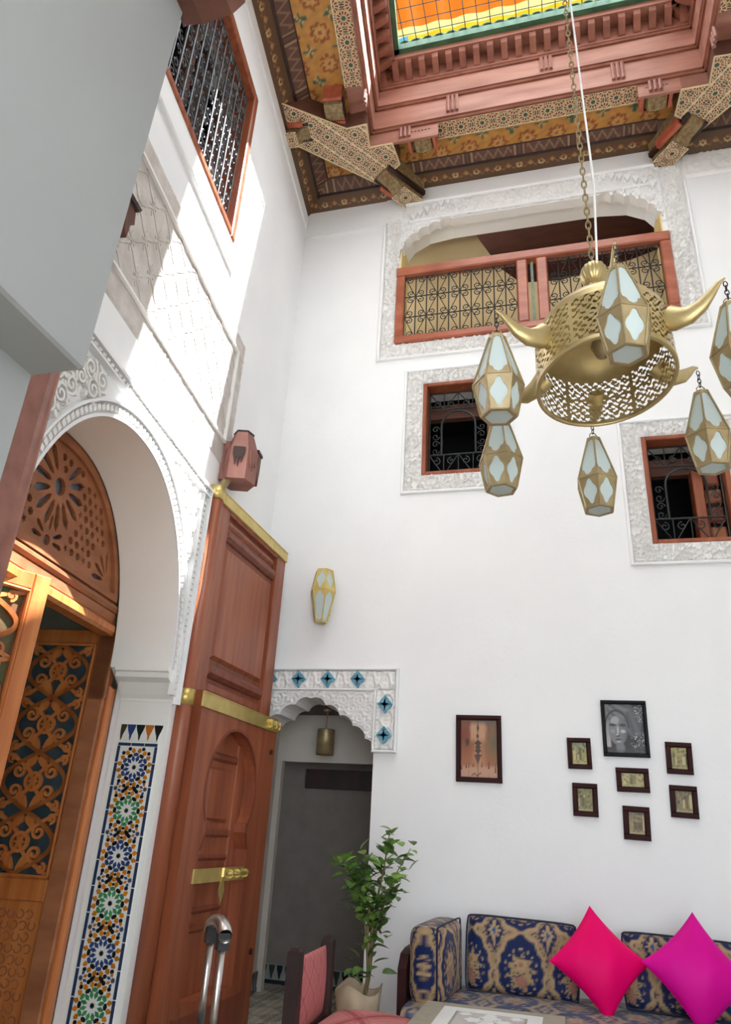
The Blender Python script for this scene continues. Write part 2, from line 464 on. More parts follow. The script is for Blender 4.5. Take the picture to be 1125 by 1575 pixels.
# ================================================================ floor
fm = bpy.data.materials.new('patterned_floor'); fm.use_nodes = True
_nt = fm.node_tree; _b = _nt.nodes['Principled BSDF']; _b.inputs['Roughness'].default_value = 0.25
_tc = _nt.nodes.new('ShaderNodeTexCoord'); _mp = _nt.nodes.new('ShaderNodeMapping'); _mp.inputs['Rotation'].default_value = (0, 0, PI / 4)
_ck = _nt.nodes.new('ShaderNodeTexChecker'); _ck.inputs['Scale'].default_value = 4.0
_ck.inputs['Color1'].default_value = (*L(196, 184, 166), 1); _ck.inputs['Color2'].default_value = (*L(146, 138, 126), 1)
_ck2 = _nt.nodes.new('ShaderNodeTexChecker'); _ck2.inputs['Scale'].default_value = 18.0
_ck2.inputs['Color1'].default_value = (*L(206, 194, 174), 1); _ck2.inputs['Color2'].default_value = (*L(116, 102, 88), 1)
_mx = _nt.nodes.new('ShaderNodeMix'); _mx.data_type = 'RGBA'; _mx.inputs[0].default_value = 0.35
_nt.links.new(_tc.outputs['Object'], _mp.inputs[0]); _nt.links.new(_mp.outputs[0], _ck.inputs[0]); _nt.links.new(_mp.outputs[0], _ck2.inputs[0])
_nt.links.new(_ck.outputs[0], _mx.inputs[6]); _nt.links.new(_ck2.outputs[0], _mx.inputs[7]); _nt.links.new(_mx.outputs[2], _b.inputs[0])
struct(MB().box(-8, 7, -7, 10, -0.2, 0.0).build('floor', fm), 'dark patterned tile floor of the courtyard', 'floor')

# ================================================================ back wall
PASS_R, PASS_L = -1.62, -2.83
pcx = -2.24
cusps = [(-1.62, 2.13), (-1.70, 2.22), (-1.82, 2.33), (-1.95, 2.42), (-2.09, 2.51), (pcx, 2.57)]
cusps += [(2 * pcx - x, z) for x, z in cusps[-2::-1]]
arch_pts = scallop(cusps, 5, 0.22)
W1 = (-1.25, -0.51, 4.85, 5.98); W2 = (0.91, 1.65, 3.99, 5.11)
bal_r = [(1.40, 7.83), (1.36, 7.98), (1.28, 8.10), (1.17, 8.19), (1.04, 8.26), (0.90, 8.31), (0.76, 8.34)]
bal_l = [(-0.95, 8.34), (-1.09, 8.31), (-1.23, 8.26), (-1.36, 8.19), (-1.47, 8.10), (-1.53, 7.98), (-1.57, 7.83)]
bal_hole = [(-1.57, 6.58), (1.40, 6.58), (1.40, 8.10), (1.30, 8.26), (1.10, 8.38), (0.8, 8.42), (-0.97, 8.42), (-1.27, 8.38), (-1.47, 8.26), (-1.57, 8.10)]
def rect(x0, x1, y0, y1): return [(x0, y0), (x1, y0), (x1, y1), (x0, y1)]
wb = MB(BW)
outer = [(PASS_R, 0), (2.95, 0), (2.95, 9.2), (-3.35, 9.2), (-3.35, 2.0), (cusps[-1][0], 2.0)] + arch_pts[::-1]
wb.prism(outer, -0.38, 0, [rect(*W1), rect(*W2), bal_hole])
wall_back = struct(wb.build('wall_back', M_PLASTER), 'tall white plaster back wall of the courtyard', 'wall')

# plain raised frieze strips under the cornice
t = MB(BW)
t.box(-2.85, -1.77, 8.40, 8.80, 0, 0.025); t.box(-1.77, -1.56, 8.42, 8.85, 0, 0.03)
struct(t.build('trim_1', M_PLASTER), 'plain raised white frieze under the cornice left of the balcony', 'trim')
relief('trim_2', M_STUCCO, BW, 1.69, 2.70, 8.42, 8.78, 0.02, arab(70), 0.02, 0.012)
struct(bpy.data.objects['trim_2'], 'carved stucco frieze band under the cornice right of the balcony', 'trim')

# ---- stucco surround of the balcony
tr = thing('trim_3', 'carved white stucco surround and scalloped lintel of the upper balcony', 'trim', (-0.06, D, 6.37), kind='structure')
A1 = arab(62)
relief('border_strip', M_STUCCO, BW, -1.76, -1.575, 6.37, 8.62, 0.0105, A1, 0.012, 0.034, parent=tr)
relief('border_strip', M_STUCCO, BW, 1.45, 1.68, 6.37, 8.62, 0.0105, A1, 0.012, 0.034, parent=tr)
relief('border_strip', M_STUCCO, BW, -1.575, 1.45, 6.37, 6.545, 0.0105, A1, 0.012, 0.034, parent=tr)
def bal_low(X):
    P = np.array(scallop(bal_l[::-1], 5, 0.28) + scallop(bal_r[::-1], 5, 0.28)); o = np.argsort(P[:, 0])
    return np.interp(X, P[o, 0], P[o, 1])
relief('carved_lintel', M_STUCCO, BW, -1.575, 1.45, 7.8, 8.66, 0.0125, arab(66, 0.2), 0.022, 0.032, mask=lambda X, Y: Y > bal_low(X) + 0.01, parent=tr)
m = MB(BW)
m.prism(scallop(bal_l[::-1], 5, 0.28) + scallop(bal_r[::-1], 5, 0.28) + [(1.44, 7.83), (1.44, 8.46), (-1.575, 8.46), (-1.575, 7.83)][0:4], -0.10, 0.028)
m.build('scalloped_edge', M_PLASTER, tr)
m = MB(BW)
for x0, x1, z0, z1 in ((-1.80, -1.765, 6.33, 8.42), (1.685, 1.715, 6.33, 8.42), (-1.80, 1.715, 6.335, 6.365)): m.box(x0, x1, z0, z1, 0, 0.035, 0.01)
m.box(-1.52, 1.40, 8.64, 8.69, 0, 0.07, 0.015); m.box(-1.52, 1.40, 8.36, 8.39, 0.0, 0.06, 0.01)
m.build('bead_moulding', M_PLASTER, tr)
for sgn, x0 in ((1, -1.55), (-1, 1.40)):                            # hanging stalactites in the two upper corners
    for i in range(7):
        x = x0 + sgn * (0.05 + 0.085 * i); z = 8.36 + 0.27 * (1 - (1 - i / 7.5) ** 2)
        m = MB(BW); w = 0.032
        m.prism([(x - w, z), (x, z - 0.07), (x + w, z), (x + w, z + 0.035), (x - w, z + 0.035)], 0.0, 0.075 - 0.004 * i)
        m.build('stalactite', M_PLASTER, tr)

# ---- windows in the back wall
def spiral(cx, cy, r, turns, a0, sg=1, n=16):
    out = []
    for i in range(n + 1):
        t = i / n; rr = r * (1 - 0.78 * t); a = a0 + sg * turns * 2 * PI * t
        out.append((cx + rr * math.cos(a), cy + rr * math.sin(a), 0))
    return out
def wall_window(name, W, label, shutter):
    x0, x1, z0, z1 = W
    root = thing(name, label, 'window', BW((x0 + x1) / 2, z0 - 0.18, 0), kind='structure')
    for (a, b, c, d) in ((x0 - 0.18, x0 - 0.005, z0 - 0.18, z1 + 0.16), (x1 + 0.005, x1 + 0.18, z0 - 0.18, z1 + 0.16), (x0 - 0.005, x1 + 0.005, z0 - 0.18, z0 - 0.005), (x0 - 0.005, x1 + 0.005, z1 + 0.005, z1 + 0.16)):
        relief('stucco_border', M_STUCCO, BW, a, b, c, d, 0.0095, arab(64, 0.1), 0.010, 0.034, parent=root)
    m = MB(BW); g = 0.18
    for (a, b, c, d) in ((x0 - g - 0.03, x0 - g, z0 - g - 0.03, z1 + g), (x1 + g, x1 + g + 0.03, z0 - g - 0.03, z1 + g), (x0 - g, x1 + g, z0 - g - 0.03, z0 - g), (x0 - g, x1 + g, z1 + 0.16, z1 + g)):
        m.box(a, b, c, d, 0, 0.03, 0.008)
    m.build('bead_moulding', M_PLASTER, root)
    for (a, b, c, d) in ((x0, x0 + 0.045, z0, z1), (x1 - 0.045, x1, z0, z1), (x0 + 0.045, x1 - 0.045, z0, z0 + 0.04), (x0 + 0.045, x1 - 0.045, z1 - 0.045, z1)):
        m = MB(BW); m.box(a, b, c, d, -0.16, 0.012, 0.008); m.build('frame_board', M_DOOR, root)
    gr = sub('grille', root, BW((x0 + x1) / 2, z0, -0.1))
    G = shift(BW, 0, 0, -0.12); xa, xb, za, zb = x0 + 0.06, x1 - 0.06, z0 + 0.05, z1 - 0.05
    w = xb - xa; ax0, ax1 = xa + 0.13 * w / 0.62, xb - 0.13 * w / 0.62; zb0 = za + 0.24; zt = zb - 0.26; r = (ax1 - ax0) / 2; sp = zt - r * 0.95
    def bar(path, rad=0.009):
        MB(G).tube([(p[0], p[1], p[2] if len(p) > 2 else 0) for p in path], rad, 5).build('iron_bar', M_IRON, gr)
    bar([(xa, za), (xa, zb)]); bar([(xb, za), (xb, zb)]); bar([(xa, za + 0.01), (xb, za + 0.01)]); bar([(xa, zb - 0.02), (xb, zb - 0.02)])
    bar([(ax0, zb0), (ax0, sp)] + [((ax0 + ax1) / 2 - r * math.cos(t), sp + r * 0.95 * math.sin(t)) for t in np.linspace(0, PI, 14)] + [(ax1, sp), (ax1, zb0)], 0.012)
    bar([(xa, zb0), (xb, zb0)]); bar([(xa, zt + 0.03), (xb, zt + 0.03)])
    for zlo, zhi in ((za, zb0), (zt + 0.03, zb - 0.02)):
        k = 4
        for i in range(k):
            cxx = xa + (i + 0.5) * w / k; h = zhi - zlo
            bar([(xa + (i + 1) * w / k, zlo), (xa + (i + 1) * w / k, zhi)], 0.006)
            s = 1 if i % 2 else -1
            bar([(xa + i * w / k, zlo if s > 0 else zhi), (xa + (i + 1) * w / k, zhi if s > 0 else zlo)], 0.006)
            MB(G).tube(spiral(cxx, zlo + h * (0.68 if zlo == za else 0.34), 0.045, 1.2, PI / 2, s), 0.007, 5).build('iron_scroll', M_IRON, gr)
    for xs, xe in ((xa, ax0), (ax1, xb)):
        for i in range(4):
            zc = zb0 + (i + 0.5) * (sp - zb0) / 4
            MB(G).tube(spiral((xs + xe) / 2, zc, 0.042, 1.2, 0 if xs == xa else PI, 1 if i % 2 else -1), 0.006, 5).build('iron_scroll', M_IRON, gr)
    if shutter:
        m = MB(BW)                                                  # painted shutter folded inside on the right
        m.box(x1 - 0.30, x1 - 0.21, z0 + 0.04, z1 - 0.3, -0.34, -0.15, 0.01)
        m.build('shutter', M_DOOR, root)
        for i, (h0, h1) in enumerate(((0.06, 0.22), (0.26, 0.42), (0.46, 0.60), (0.64, 0.76))):
            m = MB(BW); m.box(x1 - 0.20, x1 - 0.06, z0 + h0, z0 + h1, -0.32, -0.17, 0.02); m.build('shutter_panel', M_DOORD if i % 2 else M_TYMP, root)
    m = MB(BW); m.box(x0 + 0.03, x1 - 0.03, z1 - 0.30, z1 - 0.12, -0.36, -0.28); m.build('inner_lintel', M_BROWNW, root)
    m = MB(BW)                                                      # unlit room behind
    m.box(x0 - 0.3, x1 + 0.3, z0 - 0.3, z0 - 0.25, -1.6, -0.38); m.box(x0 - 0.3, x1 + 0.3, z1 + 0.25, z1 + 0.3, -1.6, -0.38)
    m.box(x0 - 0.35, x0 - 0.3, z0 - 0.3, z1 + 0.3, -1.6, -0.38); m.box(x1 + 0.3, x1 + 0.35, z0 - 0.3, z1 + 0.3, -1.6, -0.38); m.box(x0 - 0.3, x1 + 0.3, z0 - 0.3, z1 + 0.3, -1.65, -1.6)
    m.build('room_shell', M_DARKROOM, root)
    return root
wall_window('window_1', W1, 'small iron-grilled window in a carved stucco border, left of the hanging lamp', False)
wall_window('window_2', W2, 'small iron-grilled window with an open wooden shutter at the right edge', True)

# ---- passage arch stucco
pt = thing('trim_4', 'carved stucco arch with blue diamond tiles over the passage doorway', 'trim', BW(-2.13, 2.15, 0), kind='structure')
inner = list(arch_pts)
m = MB(BW)
m.prism([(-1.62, 2.13)] + [(-1.60, 2.13), (-1.60, 2.66), (-2.85, 2.66), (-2.85, 2.13)] + [p for p in inner[::-1]][0:-1], 0.0, 0.03)
m.build('scalloped_arch', M_PLASTER, pt)
def arch_low(X):
    P = np.array(arch_pts); o = np.argsort(P[:, 0]); return np.interp(X, P[o, 0], P[o, 1])
relief('carved_spandrel', M_STUCCO, BW, -2.84, -1.62, 2.12, 2.645, 0.0105, scrolls(0.16), 0.034, 0.022, mask=lambda X, Y: Y > arch_low(X) + 0.022, parent=pt)
relief('carved_band', M_STUCCO, BW, -2.84, -1.43, 2.655, 2.83, 0.0105, sebka(0.145, 0.20), 0.035, 0.025, parent=pt)
relief('carved_band', M_STUCCO, BW, -1.615, -1.43, 2.13, 2.655, 0.0105, sebka(0.20, 0.145), 0.035, 0.025, parent=pt)
m = MB(BW)
m.box(-2.84, -1.41, 2.83, 2.85, 0, 0.06, 0.008); m.box(-1.43, -1.405, 2.12, 2.85, 0, 0.06, 0.008); m.box(-2.84, -1.60, 2.64, 2.66, 0, 0.065, 0.008); m.box(-1.63, -1.61, 2.12, 2.66, 0, 0.065, 0.008); m.box(-1.63, -1.405, 2.105, 2.125, 0, 0.06, 0.006)
m.build('bead_moulding', M_PLASTER, pt)
M_BLUET = mat('blue_glaze', L(72, 132, 160), L(120, 176, 192), 0.3, scale=(40, 40, 40), bump=0.6, bscale=60)
for cx, cz in ((-2.66, 2.745), (-2.37, 2.745), (-2.08, 2.745), (-1.79, 2.745), (-1.52, 2.52), (-1.52, 2.25)):
    m = MB(BW); s = 0.082
    m.prism([(cx, cz - s), (cx + s * 0.85, cz), (cx, cz + s), (cx - s * 0.85, cz)], 0.03, 0.066)
    for t in range(4):
        a = t * PI / 2 + PI / 4
        m.prism([(cx + 0.02 * math.cos(a + k), cz + 0.02 * math.sin(a + k)) if i % 2 else (cx + 0.055 * math.cos(a + k), cz + 0.055 * math.sin(a + k)) for i, k in enumerate((-0.8, 0, 0.8, PI))], 0.066, 0.072)
    m.build('diamond_tile', M_BLUET, pt)

# ================================================================ passage beyond the doorway
PU = -1.21                                                           # left passage wall runs on along the left wall
m = MB(LW); m.box(0.0, 1.23, 0, 3.0, -0.3, 0.0)
M_PASSAGE = mat('beige_passage_plaster', L(216, 208, 198), L(222, 214, 204), 0.8)
struct(m.build('wall_passage_left', M_PASSAGE), 'cream side wall of the passage beside the tall door', 'wall')
m = MB(); m.box(-3.3, -1.2, 7.70, 7.78, 2.11, 3.0); m.box(-3.3, -2.93, 7.70, 7.78, 0, 2.11); m.box(-1.3, -1.2, 7.7, 7.78, 0, 2.11)
struct(m.build('wall_passage_lintel', M_PASSAGE), 'cream wall with lintel inside the passage', 'wall')
m = MB(); m.box(-3.5, -1.0, 8.15, 8.25, 0, 3.0)
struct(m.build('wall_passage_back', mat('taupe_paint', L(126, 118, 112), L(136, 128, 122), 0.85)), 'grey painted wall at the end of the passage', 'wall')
m = MB(); m.box(-1.62, -1.22, 6.88, 8.2, 0, 3.0); struct(m.build('wall_passage_right', M_CREAM), 'right side wall of the passage', 'wall')
m = MB(); m.box(-3.5, -1.2, 6.86, 8.2, 2.60, 2.75); struct(m.build('ceiling_passage', M_DARKW), 'dark wooden ceiling of the passage', 'ceiling')
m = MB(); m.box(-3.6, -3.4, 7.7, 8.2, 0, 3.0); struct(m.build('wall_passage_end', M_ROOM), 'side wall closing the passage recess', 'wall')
m = MB(); m.box(-2.78, -1.9, 8.08, 8.15, 1.87, 2.07)  # flat dark board in place of the shade inside a vent recess
tag(m.build('dark_vent_board', M_DARKW), 'dark board standing in for the dark vent recess at the end of the passage', 'board')
# baseboards with merlon tiles
M_TILEGREY = mat('grey_glaze', L(136, 140, 138), L(156, 160, 156), 0.3, scale=(20, 20, 20))
def merlons(name, fr, x0, x1, label):
    root = struct(thing(name, label, 'baseboard', fr((x0 + x1) / 2, 0, 0)))
    MB(fr).box(x0, x1, 0, 0.17, 0, 0.012).build('white_band', M_TILEGREY, root)
    m = MB(fr); m.col = L(38, 44, 52); m.box(x0, x1, 0.0, 0.035, 0.012, 0.02); m.build('dark_band', M_TILE, root)
    n = int((x1 - x0) / 0.085)
    for i in range(n):
        x = x0 + (i + 0.5) * (x1 - x0) / n; m = MB(fr); m.col = (L(34, 40, 46), L(52, 64, 60))[i % 2]; w = 0.032
        m.prism([(x - w, 0.165), (x - w * 0.9, 0.13), (x - 0.012, 0.075), (x - 0.008, 0.055), (x, 0.04), (x + 0.008, 0.055), (x + 0.012, 0.075), (x + w * 0.9, 0.13), (x + w, 0.165)], 0.012, 0.018)
        m.build('merlon_tile', M_TILE, root)
merlons('baseboard_passage_left', LW, 0.15, 1.22, 'dark and white merlon tile baseboard along the passage side wall')
merlons('baseboard_passage_back', Frame((0, 8.15, 0), (1, 0, 0), (0, 0, 1), (0, -1, 0)), -3.3, -1.65, 'dark and white merlon tile baseboard at the end of the passage')
lampp = thing('passage_lamp', 'brass cylinder lamp hanging inside the passage doorway', 'lamp', (-2.33, 7.3, 2.15))
MB(Frame((-2.33, 7.3, 2.15), (1, 0, 0), (0, 1, 0), (0, 0, 1))).lathe([(0.0, 0.245), (0.02, 0.25), (0.088, 0.25), (0.09, 0.24), (0.09, 0.0), (0.084, 0.0), (0.084, 0.24)], 24).build('shade', M_OLDBR, lampp, True)
MB().tube([(-2.33, 7.3, 2.39), (-2.33, 7.3, 2.62)], 0.008, 6).build('rod', M_OLDBR, lampp)
MB(Frame((-2.33, 7.3, 2.15), (1, 0, 0), (0, 1, 0), (0, 0, 1))).lathe([(0.0, 0.43), (0.04, 0.43), (0.045, 0.455), (0, 0.455)], 16).build('ceiling_rose', M_OLDBR, lampp)

# ================================================================ left wall
AC, AA, AZ, AB = 3.05, 1.03, 2.42, 1.25                            # arch: centre, half width, spring, rise
JU = 1.87
def arch_curve(a, b, n=40, p=2.12):
    out = []
    for i in range(n + 1):
        t = PI * i / n
        c, s = math.cos(t), math.sin(t)
        out.append((a * math.copysign(abs(c) ** (2 / p), c), b * abs(s) ** (2 / p)))
    return out                                                       # from +a over the crown to -a
crv = [(-AC + x, AZ + z) for x, z in arch_curve(AA, AB)]             # x = -u, right springing first
WU0, WU1, WZ0, WZ1 = 2.15, 3.95, 6.2, 8.08
m = MB(LW)
outer = [(-8.0, 0), (-AC * 2 + JU, 0), (-AC * 2 + JU, AZ - 0.1)] + crv[::-1] + [(-JU, AZ - 0.1), (-JU, 0), (0.0, 0), (0.0, 9.2), (-8.0, 9.2)]
m.prism(outer, -0.43, 0, [rect(-WU1, -WU0, WZ0, WZ1)])
wall_left = struct(m.build('wall_left', M_PLASTER), 'white plaster side wall with the big arch and upper window', 'wall')
# cream lining of the arch underside and jambs
m = MB(LW)
pin = [(-AC + x * (AA - 0.012) / AA, AZ + z * (AB - 0.012) / AB) for x, z in arch_curve(AA, AB)]
V = [[(x, z, -0.43), (x, z, 0.003)] for x, z in pin]
m.grid(V); m.build('arch_lining', M_CREAM, wall_left, True)
m = MB(LW); m.box(-JU - 0.012, -JU, 0, AZ - 0.1, -0.38, 0.0); m.box(-AC * 2 + JU, -AC * 2 + JU + 0.012, 0, AZ - 0.1, -0.38, 0.0); m.build('jamb_lining', M_CREAM, wall_left)
# impost capitals
for s in (1, -1):
    m = MB(LW)
    x = -JU if s == 1 else -AC * 2 + JU
    prof = [(0.0, AZ - 0.21), (0.02, AZ - 0.21), (0.02, AZ - 0.19), (0.045, AZ - 0.165), (0.10, AZ - 0.09), (0.16, AZ - 0.065), (0.16, AZ - 0.03), (0.185, AZ - 0.025), (0.185, AZ + 0.004), (0.0, AZ + 0.004)]
    poly = [(x - s * a, z) for a, z in prof]
    m.prism(poly if s == -1 else poly[::-1], -0.38, 0.012)
    m.build('impost', M_CREAM, wall_left)

# alfiz: carved spandrels, arch edging, string course
al = thing('trim_5', 'carved stucco spandrels and beaded mouldings framing the big arch', 'trim', LW(-AC, AZ, 0), kind='structure')
def inside_arch(X, Y, gr=0.0):
    return (np.abs((X + AC) / (AA + gr)) ** 2.12 + (np.clip(Y - AZ, 0, None) / (AB + gr)) ** 2.12) < 1
def sp_(cx, cz, r, turns, a0, sg, n=26):
    return [(cx + r * (1 - 0.86 * i / n) * math.cos(a0 + sg * turns * 2 * PI * i / n), cz + r * (1 - 0.86 * i / n) * math.sin(a0 + sg * turns * 2 * PI * i / n)) for i in range(n + 1)]
vm = MB(LW); _r = random.Random(5); _row = 0
for z in np.arange(2.42, 3.78, 0.098):
    for x in np.arange(-4.10 + (0.065 if _row % 2 else 0), -1.97, 0.13):
        if inside_arch(np.array(x), np.array(z), 0.13) or z > 3.75 or x > -2.03: continue
        sg = 1 if (_row + int(round(x / 0.13))) % 2 else -1; a0 = _r.uniform(0, 6.28)
        vm.ribbon(sp_(x, z, _r.uniform(0.05, 0.072), 1.7, a0, sg), 0.014, 0.0, 0.036)
        for k_ in range(5):                                          # leaves thrown off the scroll
            a = a0 + k_ * 1.26; lx, lz = x + 0.062 * math.cos(a), z + 0.062 * math.sin(a); b_ = a + sg * 0.9
            Q = [(0, -0.010), (0.022, -0.014), (0.046, 0), (0.022, 0.014), (0, 0.010)]
            vm.prism([(lx + math.cos(b_) * u_ - math.sin(b_) * v_, lz + math.sin(b_) * u_ + math.cos(b_) * v_) for u_, v_ in Q], 0.0, 0.030, back=False)
    _row += 1
vm.build('carved_vines', M_STUCCO, al, kind='stuff')
m = MB(LW)
m.box(-AC * 2 + 1.86, -1.86, 3.80, 3.815, 0, 0.05); m.box(-AC * 2 + 1.86, -1.86, 3.855, 3.88, 0, 0.06)
m.box(-1.875, -1.855, 2.2, 3.88, 0, 0.055); m.box(-1.975, -1.96, 2.25, 3.80, 0, 0.04)
m.build('string_course', M_PLASTER, al)
m = MB(LW)
for rr, z1 in ((0.0, 0.02), (0.082, 0.04)):
    pp = [(-AC + x * (AA + rr) / AA, AZ + z * (AB + rr) / AB) for x, z in arch_curve(AA, AB, 60)]
    m.ribbon(pp, 0.016 if rr else 0.02, 0, z1)
m.build('arch_bead', M_PLASTER, al)
# beads: little bars all round the arch edge, up the border and along the string course
m = MB(LW)
def bead(x, z, a, l=0.045, w=0.016, h=0.028):
    c, s = math.cos(a), math.sin(a)
    P = [(x + c * u_ - s * v_, z + s * u_ + c * v_) for u_, v_ in ((-w, -l / 2), (w, -l / 2 + 0.01), (w, l / 2), (-w, l / 2 - 0.01))]
    m.prism(P, 0.0, h, back=False)
pp = np.array([(-AC + x * (AA + 0.042) / AA, AZ + z * (AB + 0.042) / AB) for x, z in arch_curve(AA, AB, 200)])
dd_ = np.concatenate([[0], np.cumsum(np.linalg.norm(np.diff(pp, axis=0), axis=1))])
for s in np.arange(0.02, dd_[-1], 0.048):
    x = np.interp(s, dd_, pp[:, 0]); z = np.interp(s, dd_, pp[:, 1]); x2 = np.interp(s + 0.01, dd_, pp[:, 0]); z2 = np.interp(s + 0.01, dd_, pp[:, 1])
    bead(x, z, math.atan2(z2 - z, x2 - x))
for z in np.arange(2.27, 3.78, 0.046): bead(-1.915, z, PI / 2, 0.06)
for x in np.arange(-AC * 2 + 1.9, -1.9, 0.05): bead(x, 3.835, 0, 0.03, 0.018, 0.045)
m.build('bead_row', M_STUCCO, al, kind='stuff')

# tile column on the far jamb
JB = Frame(lwp(JU + 0.012, 0, 0), N, (0, 0, 1), U)                    # x = depth towards the courtyard (negative inside)
tc = thing('trim_6', 'tall strip of mosaic star tiles on the jamb of the big arch', 'trim', JB(-0.18, 0, 0), kind='structure')
TX0, TX1, TZ1 = -0.335, -0.045, 1.93
m = MB(JB); m.box(TX0, TX1, 0.0, TZ1, 0, 0.006); m.box(TX0, TX1, TZ1 + 0.01, TZ1 + 0.125, 0, 0.006); m.build('white_bed', M_TILEW, tc)
m = MB(JB); m.col = L(46, 60, 92)
for z in np.arange(0.0, TZ1, 0.15):
    for xx in (TX0, TX1 - 0.02): m.box(xx, xx + 0.02, z + 0.003, min(z + 0.147, TZ1 - 0.022), 0.006, 0.009)
for x in np.arange(TX0, TX1 - 0.05, 0.0967): m.box(x + 0.002, x + 0.094, TZ1 - 0.02, TZ1, 0.006, 0.009)
m.build('blue_border_tiles', M_TILE, tc, kind='stuff')
m = MB(JB); cxm = (TX0 + TX1) / 2; hw = (TX1 - TX0) / 2 - 0.024; pitch = 0.272
def kite(x, z, a, l, w, colr, kind='kite'):
    if abs(x - cxm) > hw - w * 0.4 or z < 0.01 or z > TZ1 - 0.035: return
    c, s = math.cos(a), math.sin(a)
    if kind == 'kite': P = [(-l / 2, 0), (-l * 0.05, -w / 2), (l / 2, -w * 0.18), (l / 2, w * 0.18), (-l * 0.05, w / 2)]
    elif kind == 'oval': P = [(l / 2 * math.cos(k), w / 2 * math.sin(k)) for k in np.linspace(0, 2 * PI, 9)[:-1]]
    else: P = [((l / 2 if i % 2 else l * 0.3) * math.cos(k), (l / 2 if i % 2 else l * 0.3) * math.sin(k)) for i, k in enumerate(np.linspace(0, 2 * PI, 17)[:-1])]
    m.col = tuple(np.array(colr) * random.uniform(0.8, 1.2))
    m.prism([(x + c * u_ - s * v_, z + s * u_ + c * v_) for u_, v_ in P], 0.006, 0.0095, back=False)
BLK, ORG, BLU, GRE = L(30, 30, 32), L(196, 122, 34), L(54, 72, 122), L(70, 138, 88)
k = 0; z = TZ1 - 0.158
while z > -0.1:
    cc = BLU if k % 2 == 0 else GRE
    kite(cxm, z, 0, 0.036, 0.036, BLK, 'star')
    for i in range(12):
        a = i * PI / 6 + PI / 12
        kite(cxm + 0.056 * math.cos(a), z + 0.056 * math.sin(a), a, 0.042, 0.025, cc)
    for i in range(12):
        a = i * PI / 6
        kite(cxm + 0.083 * math.cos(a), z + 0.083 * math.sin(a), a + PI / 2, 0.038, 0.025, BLK if i % 2 == 0 else cc, 'oval')
    for i in range(16):
        a = i * PI / 8 + PI / 16
        kite(cxm + 0.108 * math.cos(a), z + 0.108 * math.sin(a), a, 0.036, 0.032, ORG, 'kite')
    for i in range(16):
        a = i * PI / 8
        if abs(math.sin(a)) > 0.93: continue
        kite(cxm + 0.128 * math.cos(a), z + 0.128 * math.sin(a), a, 0.026, 0.026, BLK, 'oval')
    for sx in (-1, 1):
        kite(cxm + sx * 0.105, z - pitch / 2, 0, 0.034, 0.03, L(70, 72, 86), 'star')
        for i in range(8):
            a = i * PI / 4 + PI / 8; kite(cxm + sx * 0.105 + 0.03 * math.cos(a), z - pitch / 2 + 0.03 * math.sin(a), a, 0.026, 0.019, (ORG, BLU)[i % 2])
        kite(cxm + sx * 0.03, z - pitch / 2, PI / 2 + sx * 0.75, 0.052, 0.026, BLK, 'oval')
    kite(cxm, z - pitch / 2, 0, 0.036, 0.028, ORG, 'oval')
    kite(cxm, z - pitch / 2 + 0.028, 0, 0.02, 0.018, BLK, 'oval'); kite(cxm, z - pitch / 2 - 0.028, 0, 0.02, 0.018, BLK, 'oval')
    z -= pitch; k += 1
m.build('mosaic_pieces', M_TILE, tc, kind='stuff')
for i, cc in enumerate((L(66, 62, 40), BLU, L(30, 40, 40), L(190, 112, 36), L(34, 34, 34))):
    m = MB(JB); m.col = cc; x = TX0 + 0.012 + i * 0.066; zt = TZ1 + 0.122; w = 0.030
    P = [(x - w, zt), (x - w, zt - 0.012), (x - w * 0.72, zt - 0.04), (x - 0.008, zt - 0.072), (x - 0.006, zt - 0.088), (x, zt - 0.108), (x + 0.006, zt - 0.088), (x + 0.008, zt - 0.072), (x + w * 0.72, zt - 0.04), (x + w, zt - 0.012), (x + w, zt)]
    m.prism([(max(p[0], TX0 + 0.001), p[1]) for p in P], 0.006, 0.0095); m.build('merlon_tile', M_TILE, tc)

# stucco panel above the arch
pn = thing('trim_7', 'weathered carved stucco panel with a flat border between arch and upper window', 'trim', LW(-3.05, 4.22, 0), kind='structure')
b = 0.20
pu0, pu1, pz0, pz1 = -4.62, -1.49, 4.22, 5.55
for (a_, b_, c_, d_) in ((pu0, pu1, pz0, pz0 + b), (pu0, pu1, pz1 - b, pz1), (pu0, pu0 + b, pz0 + b, pz1 - b), (pu1 - b, pu1, pz0 + b, pz1 - b)):
    relief('flat_border', M_STUCCOG, LW, a_, b_, c_, d_, 0.018, arab(46, 0.3, 1.2, 0.5), 0.008, 0.006, parent=pn)
nm_ = MB(LW); _x0, _x1, _z0, _z1 = pu0 + b + 0.012, pu1 - b - 0.012, pz0 + b + 0.012, pz1 - b - 0.012
nm_.box(_x0, _x1, _z0, _z1, 0, 0.004); nm_.build('panel_ground', M_STUCCOG, pn)
nm_ = MB(LW); _pw, _ph = 0.30, 0.30
def _clipseg(pts):
    seg = []
    for p_ in pts:
        if _x0 < p_[0] < _x1 and _z0 < p_[1] < _z1: seg.append(p_)
        else:
            if len(seg) > 2: nm_.ribbon(seg, 0.022, 0.0, 0.009)
            seg = []
    if len(seg) > 2: nm_.ribbon(seg, 0.022, 0.0, 0.009)
for i_ in range(-1, 13):                                             # lobed net: facing waves make linked cells
    for sg in (-1, 1):
        xc = _x0 + i_ * _pw
        _clipseg([(xc + sg * (_pw / 4) * (1 + math.cos(2 * PI * t) * 0.98 + 0.13 * math.cos(6 * PI * t)), _z0 + t * _ph * 1.0) for t in np.linspace(-0.5, (_z1 - _z0) / _ph + 0.5, 150)])
